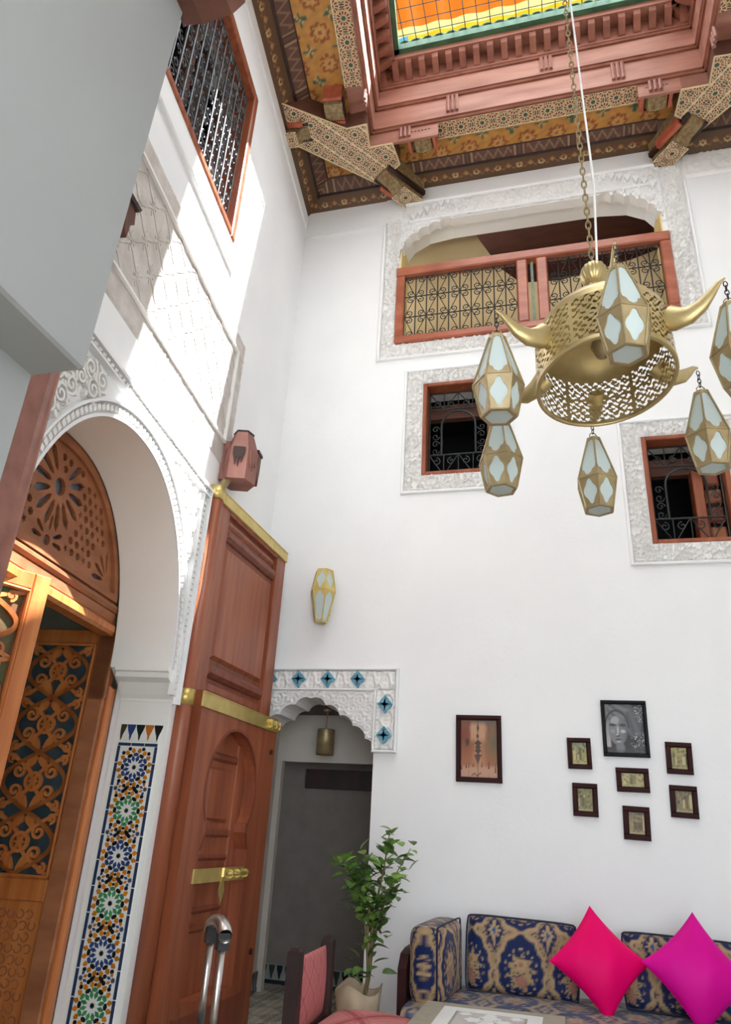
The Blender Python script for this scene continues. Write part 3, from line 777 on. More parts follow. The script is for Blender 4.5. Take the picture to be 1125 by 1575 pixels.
for i_ in range(0, 11):
    for j_ in range(0, 8):
        cx_, cz_ = _x0 + i_ * _pw + (0 if j_ % 2 == 0 else _pw / 2), _z0 + (j_ / 2 + 0.5) * _ph
        if not (_x0 + 0.05 < cx_ < _x1 - 0.05 and _z0 + 0.06 < cz_ < _z1 - 0.06): continue
        for sg in (-1, 1):
            nm_.ribbon(sp_(cx_ + sg * 0.026, cz_ - 0.01, 0.030, 1.2, PI / 2 + sg * 0.6, sg, 12), 0.010, 0.0, 0.008)
        nm_.prism([(cx_, cz_ + 0.085), (cx_ - 0.018, cz_ + 0.05), (cx_, cz_ + 0.025), (cx_ + 0.018, cz_ + 0.05)], 0.0, 0.008, back=False)
        nm_.prism([(cx_, cz_ - 0.085), (cx_ + 0.014, cz_ - 0.055), (cx_, cz_ - 0.035), (cx_ - 0.014, cz_ - 0.055)], 0.0, 0.008, back=False)
nm_.build('carved_net', M_STUCCOG, pn, kind='stuff')
m = MB(LW)
for q in ((pu0 + b - 0.008, pu1 - b + 0.008, pz0 + b - 0.008, pz0 + b + 0.012), (pu0 + b - 0.008, pu1 - b + 0.008, pz1 - b - 0.012, pz1 - b + 0.008), (pu1 - b - 0.012, pu1 - b + 0.008, pz0 + b, pz1 - b)): m.box(*q, 0, 0.03)
m.build('bead_moulding', M_STUCCO, pn)
m = MB(LW); m.box(-4.6, -2.08, 5.90, 5.935, 0, 0.035, 0.01); m.box(-4.6, -2.08, 5.935, 5.955, 0, 0.02)
struct(m.build('trim_8', M_PLASTER), 'thin raised plaster moulding under the upper side window', 'trim')

# ---- upper window in the left wall
wn = thing('window_3', 'large wooden upper window with a grid of iron scrollwork in the side wall', 'window', LW(-3.05, WZ0, 0), kind='structure')
def fb(a, b_, c, d, z0=-0.20, z1=0.015, mt=None): MB(LW).box(a, b_, c, d, z0, z1, 0.012).build('frame_board', mt or M_DOOR, wn)
fb(-WU0 - 0.09, -WU0, WZ0, WZ1); fb(-WU1, -WU1 + 0.09, WZ0, WZ1); fb(-WU1 + 0.09, -WU0 - 0.09, WZ0, WZ0 + 0.07); fb(-WU1 + 0.09, -WU0 - 0.09, WZ1 - 0.10, WZ1)
for a, b_ in ((-WU0 - 0.22, -WU0 - 0.12), (-3.10, -3.0)): MB(LW).box(a, b_, WZ0 + 0.08, WZ1 - 0.1, -0.34, -0.24, 0.01).build('inner_stile', M_BROWNW, wn)
MB(LW).box(-2.85, -2.62, WZ0 + 0.1, WZ1 - 0.1, -0.36, -0.28, 0.01).build('shutter', M_DARKW, wn)
gr = sub('grille', wn, LW(-3.05, WZ0, -0.1)); G = shift(LW, 0, 0, -0.07)
def gbar(path, r=0.010): MB(G).tube([(p[0], p[1], 0) for p in path], r, 5).build('iron_bar', M_IRONW, gr)
xs = np.linspace(-WU1 + 0.09, -WU0 - 0.09, 14); zs = np.linspace(WZ0 + 0.07, WZ1 - 0.1, 7)
for x in xs: gbar([(x, zs[0]), (x, zs[-1])])
for z in zs: gbar([(xs[0], z), (xs[-1], z)], 0.007)
for i in range(len(xs) - 1):
    for j in range(len(zs) - 1):
        m = MB(G); cx, cz = (xs[i] + xs[i + 1]) / 2, (zs[j] + zs[j + 1]) / 2; s = 1 if (i + j) % 2 else -1
        m.tube(spiral(cx, cz + 0.075, 0.045, 1.1, -PI / 2, s, 10), 0.006, 4); m.tube(spiral(cx, cz - 0.075, 0.045, 1.1, PI / 2, -s, 10), 0.006, 4)
        m.build('iron_scroll', M_IRONW, gr)
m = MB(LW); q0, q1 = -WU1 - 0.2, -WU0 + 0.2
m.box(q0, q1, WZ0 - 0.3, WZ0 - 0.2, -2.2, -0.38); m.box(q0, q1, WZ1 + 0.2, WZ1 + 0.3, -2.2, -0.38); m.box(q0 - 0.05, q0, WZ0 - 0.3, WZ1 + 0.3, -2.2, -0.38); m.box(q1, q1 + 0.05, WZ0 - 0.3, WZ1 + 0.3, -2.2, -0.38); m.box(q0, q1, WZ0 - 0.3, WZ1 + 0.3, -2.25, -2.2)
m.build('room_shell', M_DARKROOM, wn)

# ---- room behind the arch
m = MB(LW); q0, q1 = -5.4, -1.0
m.box(q0, q1, 4.0, 4.1, -4.0, -0.38); m.box(q0 - 0.1, q0, 0, 4.1, -4.0, -0.38); m.box(q1, q1 + 0.1, 0, 4.1, -4.0, -0.38); m.box(q0, q1, 0, 4.1, -4.1, -4.0)
struct(m.build('wall_arch_room', mat('room_plaster', L(196, 200, 190), L(204, 208, 198), 0.9)), 'plain plaster walls of the room behind the arch', 'wall')

# ================================================================ right wall, near pier
_m = MB(Frame((0, -1.6, 0), (1, 0, 0), (0, 0, 1), (0, -1, 0)))      # added wall out of view; opening sized to steer the fill light
_m.prism([(-3.2, 0), (-0.9, 0), (-0.9, 3.9), (2.5, 3.9), (2.5, 0), (2.95, 0), (2.95, 9.2), (-3.2, 9.2)], 0, 0.2)
struct(_m.build('wall_front_added', M_PLASTER), 'white wall added unseen behind the viewer, its opening shaped for fill light', 'wall')
struct(MB().box(2.70, 2.95, -1.6, 6.9, 0, 9.2).build('wall_right', M_PLASTER), 'white plaster wall on the right of the courtyard', 'wall')
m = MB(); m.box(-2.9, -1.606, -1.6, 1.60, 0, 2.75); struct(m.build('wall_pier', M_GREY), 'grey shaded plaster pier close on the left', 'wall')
m = MB()
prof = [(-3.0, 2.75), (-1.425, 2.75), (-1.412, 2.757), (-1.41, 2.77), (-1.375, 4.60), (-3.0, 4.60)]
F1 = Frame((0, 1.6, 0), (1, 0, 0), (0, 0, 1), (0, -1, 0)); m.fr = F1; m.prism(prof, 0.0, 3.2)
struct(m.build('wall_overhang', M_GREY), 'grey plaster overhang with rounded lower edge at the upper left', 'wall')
bm_ = thing('roof_beam', 'dark wooden beam end jutting out at the top left edge', 'beam', (-1.3, 1.55, 4.52))
MB().box(-2.2, -1.16, 1.45, 1.63, 4.60, 4.85).build('beam', M_DARKW, bm_)
MB(Frame((0, 1.65, 0), (1, 0, 0), (0, 0, 1), (0, -1, 0))).prism([(-1.40, 4.56), (-1.30, 4.53), (-1.17, 4.55), (-1.12, 4.61), (-1.12, 4.75), (-1.40, 4.75)], 0.0, 0.22).build('beam_nose', M_BROWNW, bm_)
bk = thing('wall_corbel', 'small dark carved wooden corbel beside the net stucco panel', 'corbel', LW(-3.83, 4.62, 0))
MB(LW).prism([(-3.92, 4.88), (-3.92, 4.74), (-3.84, 4.74), (-3.82, 4.66), (-3.78, 4.63), (-3.77, 4.74), (-3.73, 4.78), (-3.75, 4.88)], 0, 0.05).build('block', M_BROWNW, bk)
MB(LW).prism([(-3.94, 4.91), (-3.94, 4.875), (-3.74, 4.875), (-3.72, 4.91)], 0, 0.07).build('cap', M_DARKW, bk)
# ================================================================ balcony railing and gallery
rl = thing('balcony_railing', 'red cedar balcony railing with two iron scroll panels above the windows', 'railing', BW(-0.07, 6.55, 0.0))
RZ0, RZ1, RX0, RX1 = 6.55, 7.64, -1.60, 1.45
def rb(x0, x1, z0, z1, d0=-0.04, d1=0.05): MB(BW).box(x0, x1, z0, z1, d0, d1, 0.014).build('frame_board', M_RAIL, rl)
rb(RX0, RX1, RZ1 - 0.12, RZ1, -0.05, 0.065); rb(RX0, RX1, RZ0, RZ0 + 0.09); rb(RX0, RX0 + 0.10, RZ0 + 0.09, RZ1 - 0.12); rb(RX1 - 0.11, RX1, RZ0 + 0.09, RZ1 - 0.12)
rb(-0.20, -0.08, RZ0 + 0.09, RZ1 - 0.12); rb(0.02, 0.14, RZ0 + 0.09, RZ1 - 0.12)
MB(BW).box(-0.045, -0.015, RZ0 + 0.1, RZ1 - 0.13, -0.03, 0.0).build('blue_post', mat('blue_green_paint', L(56, 84, 100), L(130, 140, 70), 0.4, scale=(3, 3, 9)), rl)
for x0, x1 in ((RX0 + 0.10, -0.20), (0.14, RX1 - 0.11)):
    gp = sub('grille_panel', rl, BW((x0 + x1) / 2, RZ0 + 0.09, 0)); G = shift(BW, 0, 0, -0.01)
    z0, z1 = RZ0 + 0.09, RZ1 - 0.12; nx, nz = 10, 3; w = (x1 - x0) / nx; h = (z1 - z0) / nz
    for j in range(nz + 1): MB(G).tube([(x0, z0 + j * h, 0), (x1, z0 + j * h, 0)], 0.009, 4).build('iron_bar', M_IRON, gp)
    for i in range(nx + 1): MB(G).tube([(x0 + i * w, z0, 0), (x0 + i * w, z1, 0)], 0.007, 4).build('iron_bar', M_IRON, gp)
    for i in range(nx):
        for j in range(nz):
            cx, zb = x0 + (i + 0.5) * w, z0 + j * h; s = 1 if (i + j) % 2 else -1; m = MB(G)
            m.tube([(cx - s * w / 2, zb, 0), (cx + s * w / 2, zb + h, 0)], 0.005, 4)
            m.tube(spiral(cx + s * w * 0.05, zb + h * 0.82, 0.042, 1.2, PI / 2, s, 12), 0.006, 4); m.tube(spiral(cx - s * w * 0.05, zb + h * 0.18, 0.042, 1.2, -PI / 2, s, 12), 0.006, 4)
            m.build('iron_scroll', M_IRON, gp)
m = MB()                                                            # gallery behind the balcony
m.box(-2.6, 2.6, 6.88, 9.0, 6.35, 6.45); struct(m.build('floor_gallery', M_TAN), 'floor of the upper gallery', 'floor')
struct(MB().box(-2.7, 2.7, 8.6, 8.7, 6.4, 9.6).build('wall_gallery', M_TAN), 'ochre wall at the back of the upper gallery', 'wall')
m = MB(); m.box(2.6, 2.7, 6.88, 8.6, 6.4, 9.2); struct(m.build('wall_gallery_sides', M_OCHRE), 'yellow side walls of the upper gallery', 'wall')
struct(MB().box(-2.7, 2.7, 6.88, 8.7, 9.0, 9.15).build('ceiling_gallery', M_BROWNW), 'brown wooden ceiling of the upper gallery', 'ceiling')
m = MB(Frame((0, 7.3, 0), (1, 0, 0), (0, 0, 1), (0, -1, 0)))
m.prism([(-2.4, 6.45), (2.4, 6.45), (2.4, 8.15), (1.48, 8.09), (1.15, 7.98), (0.30, 7.80), (-0.18, 7.84), (-0.42, 8.12), (-0.62, 8.52), (-0.85, 9.0), (-2.4, 9.0)], 0, 0.1)
struct(m.build('wall_stair_parapet', M_TAN), 'ochre stair parapet wall seen through the balcony railing', 'wall')
m = MB(Frame((0, 8.2, 0), (1, 0, 0), (0, 0, 1), (0, -1, 0)))
m.prism([(-1.18, 9.0), (-0.72, 8.30), (-0.45, 7.95), (0.2, 7.95), (2.6, 8.1), (2.6, 9.0)], 0, 0.35)
struct(m.build('ceiling_stair', mat('deep_brown_wood', L(78, 40, 32), L(92, 50, 40), 0.6, scale=(2, 9, 9))), 'dark brown sloping stair soffit inside the upper gallery', 'ceiling')
m = MB(BW); m.box(1.385, 1.40, 6.6, 8.1, -0.38, -0.004); m.box(-1.57, -1.555, 6.6, 8.1, -0.38, -0.004); struct(m.build('trim_9', M_OCHRE), 'yellow painted reveals of the balcony opening', 'trim')

# ================================================================ wooden ceiling and skylight lantern
ZL = 8.80                                                            # underside of the corner lattices
BL = np.array((-1.80, 5.66)); BR = np.array((1.88, 5.66)); u2 = U[:2]
FL = BL + u2 * 5.6; FR = np.array((1.88, FL[1]))
roof = MB()
roof.prism([(-4.2, -1.6), (2.95, -1.6), (2.95, 6.9), (-4.2, 6.9)], 9.06, 9.3, [[tuple(FL), tuple(FR), tuple(BR), tuple(BL)]])
ceiling = struct(roof.build('ceiling', M_BROWNW), 'painted cedar ceiling around the open skylight', 'ceiling')
def in_poly(X, Y, P):
    c = np.zeros(X.shape, bool); n = len(P)
    for i in range(n):
        x0, y0 = P[i]; x1, y1 = P[(i + 1) % n]
        t = ((y0 > Y) != (y1 > Y)) & (X < (x1 - x0) * (Y - y0) / (y1 - y0 + 1e-12) + x0); c ^= t
    return c
lp = [tuple(FL), tuple(FR), tuple(BR), tuple(BL)]
CB = below((0, 0, 9.055))
relief('painted_soffit', M_PAINT, CB, -3.0, 2.72, -6.5, -2.5, 0.022, lambda X, Y: np.ones(X.shape) * 0.0, 0.0, 0.0, mask=lambda X, Y: ~in_poly(X, -Y, lp), parent=ceiling, colfunc=lambda X, Y, H: soffit_c(X, Y, H))
# cornice strips: lower strip A against the wall, upper strip B
def cornice(p0, p1, nrm, z0, za, zb, oa=0.2, ob=0.35):
    p0 = np.array((*p0, 0.)); p1 = np.array((*p1, 0.)); n = np.array((*nrm, 0.)); Z = lambda z: np.array((0, 0, z))
    patch('cornice_strip', M_PAINT, p1 + Z(z0), p0 + Z(z0), p0 + n * oa + Z(za), p1 + n * oa + Z(za), 0.012, stripA_c, parent=ceiling)
    MB().tube([tuple(p0 + n * (oa + 0.01) + Z(za - 0.004)), tuple(p1 + n * (oa + 0.01) + Z(za - 0.004))], 0.016, 6).build('cornice_bead', M_DARKW, ceiling)
    patch('cornice_strip', M_PAINT, p1 + n * oa + Z(za), p0 + n * oa + Z(za), p0 + n * ob + Z(zb), p1 + n * ob + Z(zb), 0.012, stripB_c, parent=ceiling)
    patch('cornice_back', M_DARKW, p0 + Z(z0 + 0.01), p1 + Z(z0 + 0.01), p1 + Z(9.06), p0 + Z(9.06), 1.0, parent=ceiling)
cornice((-1.55, 6.5), (1.45, 6.5), (0, -1), 8.95, 9.0, 9.05, 0.19, 0.34)
cornice((-2.87, 6.5), (-1.55, 6.5), (0, -1), 8.78, 8.93, 9.05, 0.16, 0.32)
cornice((1.45, 6.5), (2.72, 6.5), (0, -1), 8.76, 8.93, 9.05, 0.16, 0.32)
pl0 = lwp(0, 0)[:2]; pl1 = lwp(4.2, 0)[:2]
cornice(pl1, pl0, N[:2], 8.74, 8.93, 9.05, 0.16, 0.32)
cornice((2.70, 6.5), (2.70, 2.5), (-1, 0), 8.74, 8.93, 9.05, 0.16, 0.32)
struct(MB(LW).box(-6, 0.0, 8.55, 8.74, 0.0, 0.02).build('trim_10', M_PLASTER), 'plain plaster strip under the cornice of the side wall', 'trim')

# lattice strips along the opening edge
def lattice_strip(a, b, n, w, z, p=0.245):
    a = np.array((*a, z)); b = np.array((*b, z)); n = np.array((*n, 0.))
    patch('lattice_strip', M_PAINT, b, a, a + n * w, b + n * w, 0.0052, girih_c(p, w), girih_h(p, w), 0.008, ceiling)
    MB().box(0, 0, 0, 0, 0, 0)
    q = MB(); lo, hi = z + 0.001, 9.06
    P = [a[:2], b[:2], (b + n * w)[:2], (a + n * w)[:2]]
    q.prism([tuple(x) for x in P], lo, hi); q.build('lattice_board', M_BROWNW, ceiling)
lattice_strip((-1.03, 5.66), (1.22, 5.66), (0, 1), 0.215, 9.0)
la = BL + u2 * 0.62; lb = BL + u2 * 3.6
lattice_strip(tuple(lb), tuple(la), tuple(-N[:2]), 0.21, 9.0)
lattice_strip((1.88, 5.05), (1.88, 2.2), (1, 0), 0.21, 9.0)
# diagonal corner beams with lattice undersides
def corner_lattice(P, org, ang, name):
    root = sub(name, ceiling, (org[0], org[1], ZL))
    m = MB(); m.prism(P, ZL, 9.06); m.build('beam_body', M_BROWNW, root)
    c, s = math.cos(ang), math.sin(ang)
    xs_ = [((p[0] - org[0]) * c + (p[1] - org[1]) * s) for p in P]; ys_ = [(-(p[0] - org[0]) * s + (p[1] - org[1]) * c) for p in P]
    fr = Frame((org[0], org[1], ZL - 0.002), (c, s, 0), (s, -c, 0), (0, 0, -1))
    ys2 = [-y for y in ys_]
    def fw(v): return v
    PL = [(a, b) for a, b in zip(xs_, ys2)]
    y0, y1 = min(ys2), max(ys2); pp = 0.23
    relief('lattice_face', M_PAINT, fr, min(xs_), max(xs_), y0, y1, 0.0065, lambda X, Y: girih_h(pp, pp)(X, (Y - y0) % pp), 0.0, 0.008, mask=lambda X, Y: in_poly(X, Y, PL), parent=root, colfunc=lambda X, Y, H: girih_c(pp, pp)(X, (Y - y0) % pp, H))
    m = MB()
    for i in range(len(P)):
        a = np.array(P[i]); b = np.array(P[(i + 1) % len(P)])
        m.tube([(a[0], a[1], ZL - 0.004), (b[0], b[1], ZL - 0.004)], 0.010, 4)
    m.build('cream_edging', mat('cream_edge_paint', L(210, 186, 140), L(220, 198, 154), 0.6), root)
    return root
wl1 = lwp(1.62, 0)[:2]; wl2 = lwp(1.12, 0)[:2]
PLc = [wl1, (-2.0, 5.37), (-1.762, 5.36), (-1.80, 5.66), (-1.53, 5.66), (-1.50, 5.96), (-1.82, 6.19), wl2]
corner_lattice(PLc, (-2.1, 5.6), math.atan2(0.85, 0.67), 'corner_beam')
mx = lambda p: (0.08 - p[0], p[1])
PRc = [mx(p) for p in [(-2.62, 4.95), (-2.0, 5.37), (-1.80, 5.36), (-1.80, 5.66), (-1.53, 5.66), (-1.50, 5.96), (-1.82, 6.19), (-2.62, 5.42)]][::-1]
corner_lattice(PRc, (2.1, 5.6), math.atan2(0.85, -0.67), 'corner_beam')
# painted corbels where the corner beams meet the walls
M_FLORAL = mat('flower_painted_wood', L(120, 76, 50), L(150, 140, 96), 0.6, scale=(22, 22, 22), bump=0.3)
M_REDP = mat('red_painted_wood', L(164, 78, 56), L(190, 104, 76), 0.6, scale=(12, 12, 12))
def corbel(p, d, l, w=0.24, z=8.66):
    root = sub('corner_corbel', ceiling, (p[0], p[1], z)); fr = flat((p[0], p[1], 0), d)
    MB(fr).box(0, l, -w / 2, w / 2, z + 0.10, 9.06).build('block', M_FLORAL, root)
    patch('lattice_end', M_PAINT, fr(l, -w / 2, z - 0.002), fr(l * 0.45, -w / 2, z - 0.002), fr(l * 0.45, w / 2, z - 0.002), fr(l, w / 2, z - 0.002), 0.007, girih_c(0.2, w), girih_h(0.2, w), 0.006, root)
    sd = Frame(fr(0, -w * 0.36, 0), (fr.m[0]), (0, 0, 1), -fr.m[1])
    m = MB(sd); m.prism([(0, z + 0.10), (0.03, z + 0.07), (l * 0.3, z + 0.06), (l * 0.42, z), (l, z), (l, z + 0.10)], -w * 0.72, 0.0); m.build('scroll', M_FLORAL, root)
    for sgn in (-1, 1): MB(fr).box(0.0, l, sgn * w / 2 - 0.02, sgn * w / 2 + 0.02, z + 0.09, z + 0.15).build('side_strip', M_DARKW, root)
    MB(fr).box(l * 0.2, l * 0.75, w / 2 + 0.0, w / 2 + 0.05, z + 0.06, z + 0.18).build('red_rosette', M_REDP, root)
    return root
corbel((-1.74, 6.02), (0.36, 0.48), 0.60)
corbel((0.08 + 1.74, 6.02), (-0.36, 0.48), 0.60)
corbel((-2.42, 5.32), (-0.30, -0.02), 0.32, 0.2, 8.70)
# toothed brackets at the ends of the lattice strips
def toothed(p, d, wdt=0.21):
    root = sub('toothed_bracket', ceiling, (p[0], p[1], 8.82)); fr = flat((p[0], p[1], 0), d)
    MB(fr).box(0, 0.26, 0, wdt, 8.90, 9.06).build('block', M_FLORAL, root)
    m = MB(Frame(fr(0, 0, 0), fr.m[0], (0, 0, 1), -fr.m[1])); m.prism([(0.02, 8.90), (0.05, 8.84), (0.12, 8.815), (0.24, 8.83), (0.26, 8.90)], -wdt, 0); m.build('arch_piece', M_FLORAL, root)
    for i in range(6):
        for r_ in (0, 1):
            m = MB(Frame(fr(0.02 + 0.04 * i, wdt if r_ else 0, 0), fr.m[1], (0, 0, 1), fr.m[0])); m.prism([(-0.012, 8.93), (0.0, 8.80 + 0.05 * abs(i - 2.5) / 2.5), (0.012, 8.93)], 0, 0.028); m.build('tooth', M_DARKW, root)
    for e in (-0.03, 0.26): MB(fr).box(e, e + 0.035, 0, wdt, 8.84, 9.05).build('red_end', M_REDP, root)
toothed((-1.33, 5.67), (1, 0)); toothed((1.24, 5.67), (1, 0))
q = BL + u2 * 0.33; toothed((q[0] - 0.21, q[1] - 0.29), (0.1159, 0.9933) if False else (-u2[0], -u2[1]))

# ---- lantern walls: stepped fascias, dentil brackets, tile eaves
lan = thing('skylight_lantern', 'stepped reddish cedar skylight well with bracketed eaves of green tiles', 'skylight', (0.03, 3.2, 8.8), kind='structure')
SIDES = [(BL, BR, np.array((0., 1.)), 'back'), (FL, BL, -N[:2], 'left'), (BR, FR, np.array((1., 0.)), 'right')]
steps = [(8.80, 9.03, 0.0), (9.03, 9.36, 0.045), (9.36, 9.65, 0.085)]
def band(a, b, n, ins, z0, z1, th, name, mt):
    # board running from a to b, inner face moved into the opening by ins
    e = (b - a) / np.linalg.norm(b - a)
    a2 = a - n * ins - e * 0.0; b2 = b - n * ins
    m = MB(); k0 = ins - 0.05; P = [tuple(a2 + e * k0), tuple(b2 - e * k0), tuple(b2 - e * k0 + n * th), tuple(a2 + e * k0 + n * th)]
    m.prism(P, z0, z1); return m.build(name, mt, lan)
for a, b, n, nm in SIDES:
    e = (b - a) / np.linalg.norm(b - a); l = np.linalg.norm(b - a)
    for i, (z0, z1, ins) in enumerate(steps):
        if i == 0 and nm == 'back':
            band(BL, np.array((-1.04, 5.66)), n, 0, z0, z1, 0.03, 'fascia_board', M_FASCIA); band(np.array((1.23, 5.66)), BR, n, 0, z0, z1, 0.03, 'fascia_board', M_FASCIA)
        else: band(a, b, n, ins, z0 if i else 8.99, z1, 0.25 if i else 0.012, 'fascia_board', M_FASCIA)
        m = MB(); q0 = a - n * (ins + 0.008) + e * ins; q1 = b - n * (ins + 0.008) - e * ins
        m.tube([(q0[0], q0[1], z1 - 0.015), (q1[0], q1[1], z1 - 0.015)], 0.022, 6); m.build('fascia_bead', M_DENTIL, lan)
    # fluted clips
    for k_, (s_, i) in enumerate(((0.42, 0), (0.98, 1), (2.05, 2), (2.80, 1), (l - 0.52, 0))):
        z0, z1, ins = steps[i]
        m = MB()
        for f_ in (-0.05, 0, 0.05):
            q0 = a + e * (s_ + f_) - n * (ins + 0.01); m.tube([(q0[0], q0[1], z0 + 0.05), (q0[0], q0[1], z1 - 0.03)], 0.022, 6)
        m.build('fluted_clip', M_ROSE, lan)
    # dentil brackets
    nd = int(l / 0.166)
    band(a, b, n, 0.10, 9.64, 9.70, 0.3, 'dentil_bed', M_DENTIL); band(a, b, n, 0.115, 9.65, 9.92, 0.3, 'dentil_back', M_DENTIL)
    for k_ in range(nd):
        s_ = 0.16 + k_ * (l - 0.32) / (nd - 1)
        o = a + e * s_ - n * 0.10
        fr = Frame((o[0], o[1], 0), (-n[0], -n[1], 0), (0, 0, 1), (-e[0], -e[1], 0) if True else 0)
        m = MB(fr); m.prism([(0, 9.68), (0.03, 9.69), (0.10, 9.75), (0.15, 9.80), (0.165, 9.86), (0, 9.86)], -0.036, 0.036)
        m.build('dentil_bracket', M_DENTIL, lan)
    band(a, b, n, 0.28, 9.86, 9.935, 0.5, 'eave_board', M_FASCIA)
    # barrel tiles
    nt_ = int(l / 0.158)
    for k_ in range(nt_):
        s_ = 0.3 + k_ * (l - 0.6) / (nt_ - 1)
        o = a + e * s_ - n * 0.33
        V = []
        for t_ in np.linspace(0, PI, 9):
            c_, s2 = math.cos(t_), math.sin(t_); row = []
            for (dpt, zz, rr) in ((0, 10.02, 0.080), (0.35, 10.13, 0.074)):
                pp_ = o + e * (c_ * rr) + n * dpt; row.append((pp_[0], pp_[1], zz + s2 * rr))
            for (dpt, zz, rr) in ((0.35, 10.13, 0.058), (0, 10.02, 0.062)):
                pp_ = o + e * (c_ * rr) + n * dpt; row.append((pp_[0], pp_[1], zz + s2 * rr))
            row.append(row[0]); V.append(row)
        MB().grid(V).build('roof_tile', M_GREENT, lan, True)
    m = MB(); P = [tuple(a - n * 0.34 + e * 0.30), tuple(b - n * 0.34 - e * 0.30), tuple(b + n * 0.2 + e * 0.2), tuple(a + n * 0.2 - e * 0.2)]
    m.prism(P, 9.935, 10.03); m.build('tile_bed', M_GREENT, lan)
# wire mesh over the opening
wm = thing('wire_mesh', 'square wire mesh stretched across the open skylight', 'mesh', (0.03, 3.2, 10.06))
for i, y in enumerate(np.arange(0.45, 5.45, 0.15)):
    x0 = BL[0] + (BL[1] - y) * 0.1167 + 0.2
    MB().tube([(x0, y, 10.06), (1.66, y, 10.06)], 0.005, 4).build('wire', M_IRON, wm)
for x in np.arange(-1.5, 1.66, 0.145):
    y1 = 5.45; y0 = max(0.4, BL[1] - (x - BL[0] - 0.15) / 0.1167) if x < BL[0] + 0.75 else 0.4
    if x < -1.2: y0 = max(0.4, 5.66 - (x + 1.80 - 0.2) / 0.1167) if False else 5.66 - max(0.25, (x + 1.62) / 0.1167 * 1.0)
    MB().tube([(x, min(y0, 5.2), 10.065), (x, y1, 10.065)], 0.005, 4).build('wire', M_IRON, wm)
# coloured roof sheets above, on posts
def sheet(name, c, trans):
    m_ = bpy.data.materials.new(name); m_.use_nodes = True; nt = m_.node_tree
    t = nt.nodes.new('ShaderNodeBsdfTranslucent'); t.inputs[0].default_value = (*c, 1)
    d = nt.nodes['Principled BSDF']; d.inputs['Base Color'].default_value = (*c, 1); d.inputs['Roughness'].default_value = 0.3
    mx_ = nt.nodes.new('ShaderNodeMixShader'); mx_.inputs[0].default_value = trans
    nt.links.new(d.outputs[0], mx_.inputs[1]); nt.links.new(t.outputs[0], mx_.inputs[2]); nt.links.new(mx_.outputs[0], nt.nodes['Material Output'].inputs[0])
    return m_
cn = thing('roof_canopy', 'orange, yellow and blue translucent roof sheets above the skylight', 'canopy', (0, 5.0, 9.3), kind='structure')
K_ = lambda *c: tuple(0.105 * v for v in L(*c))                     # dense plastic that passes about a tenth of the light
M_SO = sheet('orange_sheet', K_(240, 128, 30), 0.8); M_SY = sheet('yellow_sheet', K_(252, 204, 30), 0.8); M_SL = sheet('pale_yellow_sheet', K_(255, 240, 150), 0.8); M_SB = sheet('blue_sheet', K_(110, 186, 224), 0.8); M_SUNCOVER = sheet('sun_cover_cloth', L(206, 204, 198), 0.5)
def roofsheet(x0, x1, y0, y1, mt, name='sheet', amp=0.02):
    nx_ = int((x1 - x0) / 0.05); V = []
    for i in range(nx_ + 1):
        x = x0 + (x1 - x0) * i / nx_; zz = 12.0 + amp * math.sin(x * 2 * PI / 0.42)
        V.append([(x, y0, zz), (x, y1, zz)])
    MB().grid(V).build(name, mt, cn, True)
roofsheet(-3.2, 3.4, 5.74, 6.34, M_SO); roofsheet(-3.2, 3.4, 6.34, 6.46, M_SL); roofsheet(-1.60, 3.4, 6.46, 7.6, M_SY); roofsheet(-1.86, -1.60, 6.46, 7.6, M_SB); roofsheet(-3.2, -1.86, 6.46, 7.6, M_SY)
roofsheet(-3.2, 4.6, -1.6, 4.22, M_SUNCOVER, 'added_sun_cover')  # unseen cover added to trim the sun patch and diffuse overhead light
for x in (-3.1, 3.2):
    for y in (-1.3, 4.15, 5.8, 7.5): MB().box(x - 0.05, x + 0.05, y - 0.05, y + 0.05, 9.3 if y < 6.9 else 8.0, 11.97).build('post', M_BROWNW, cn)
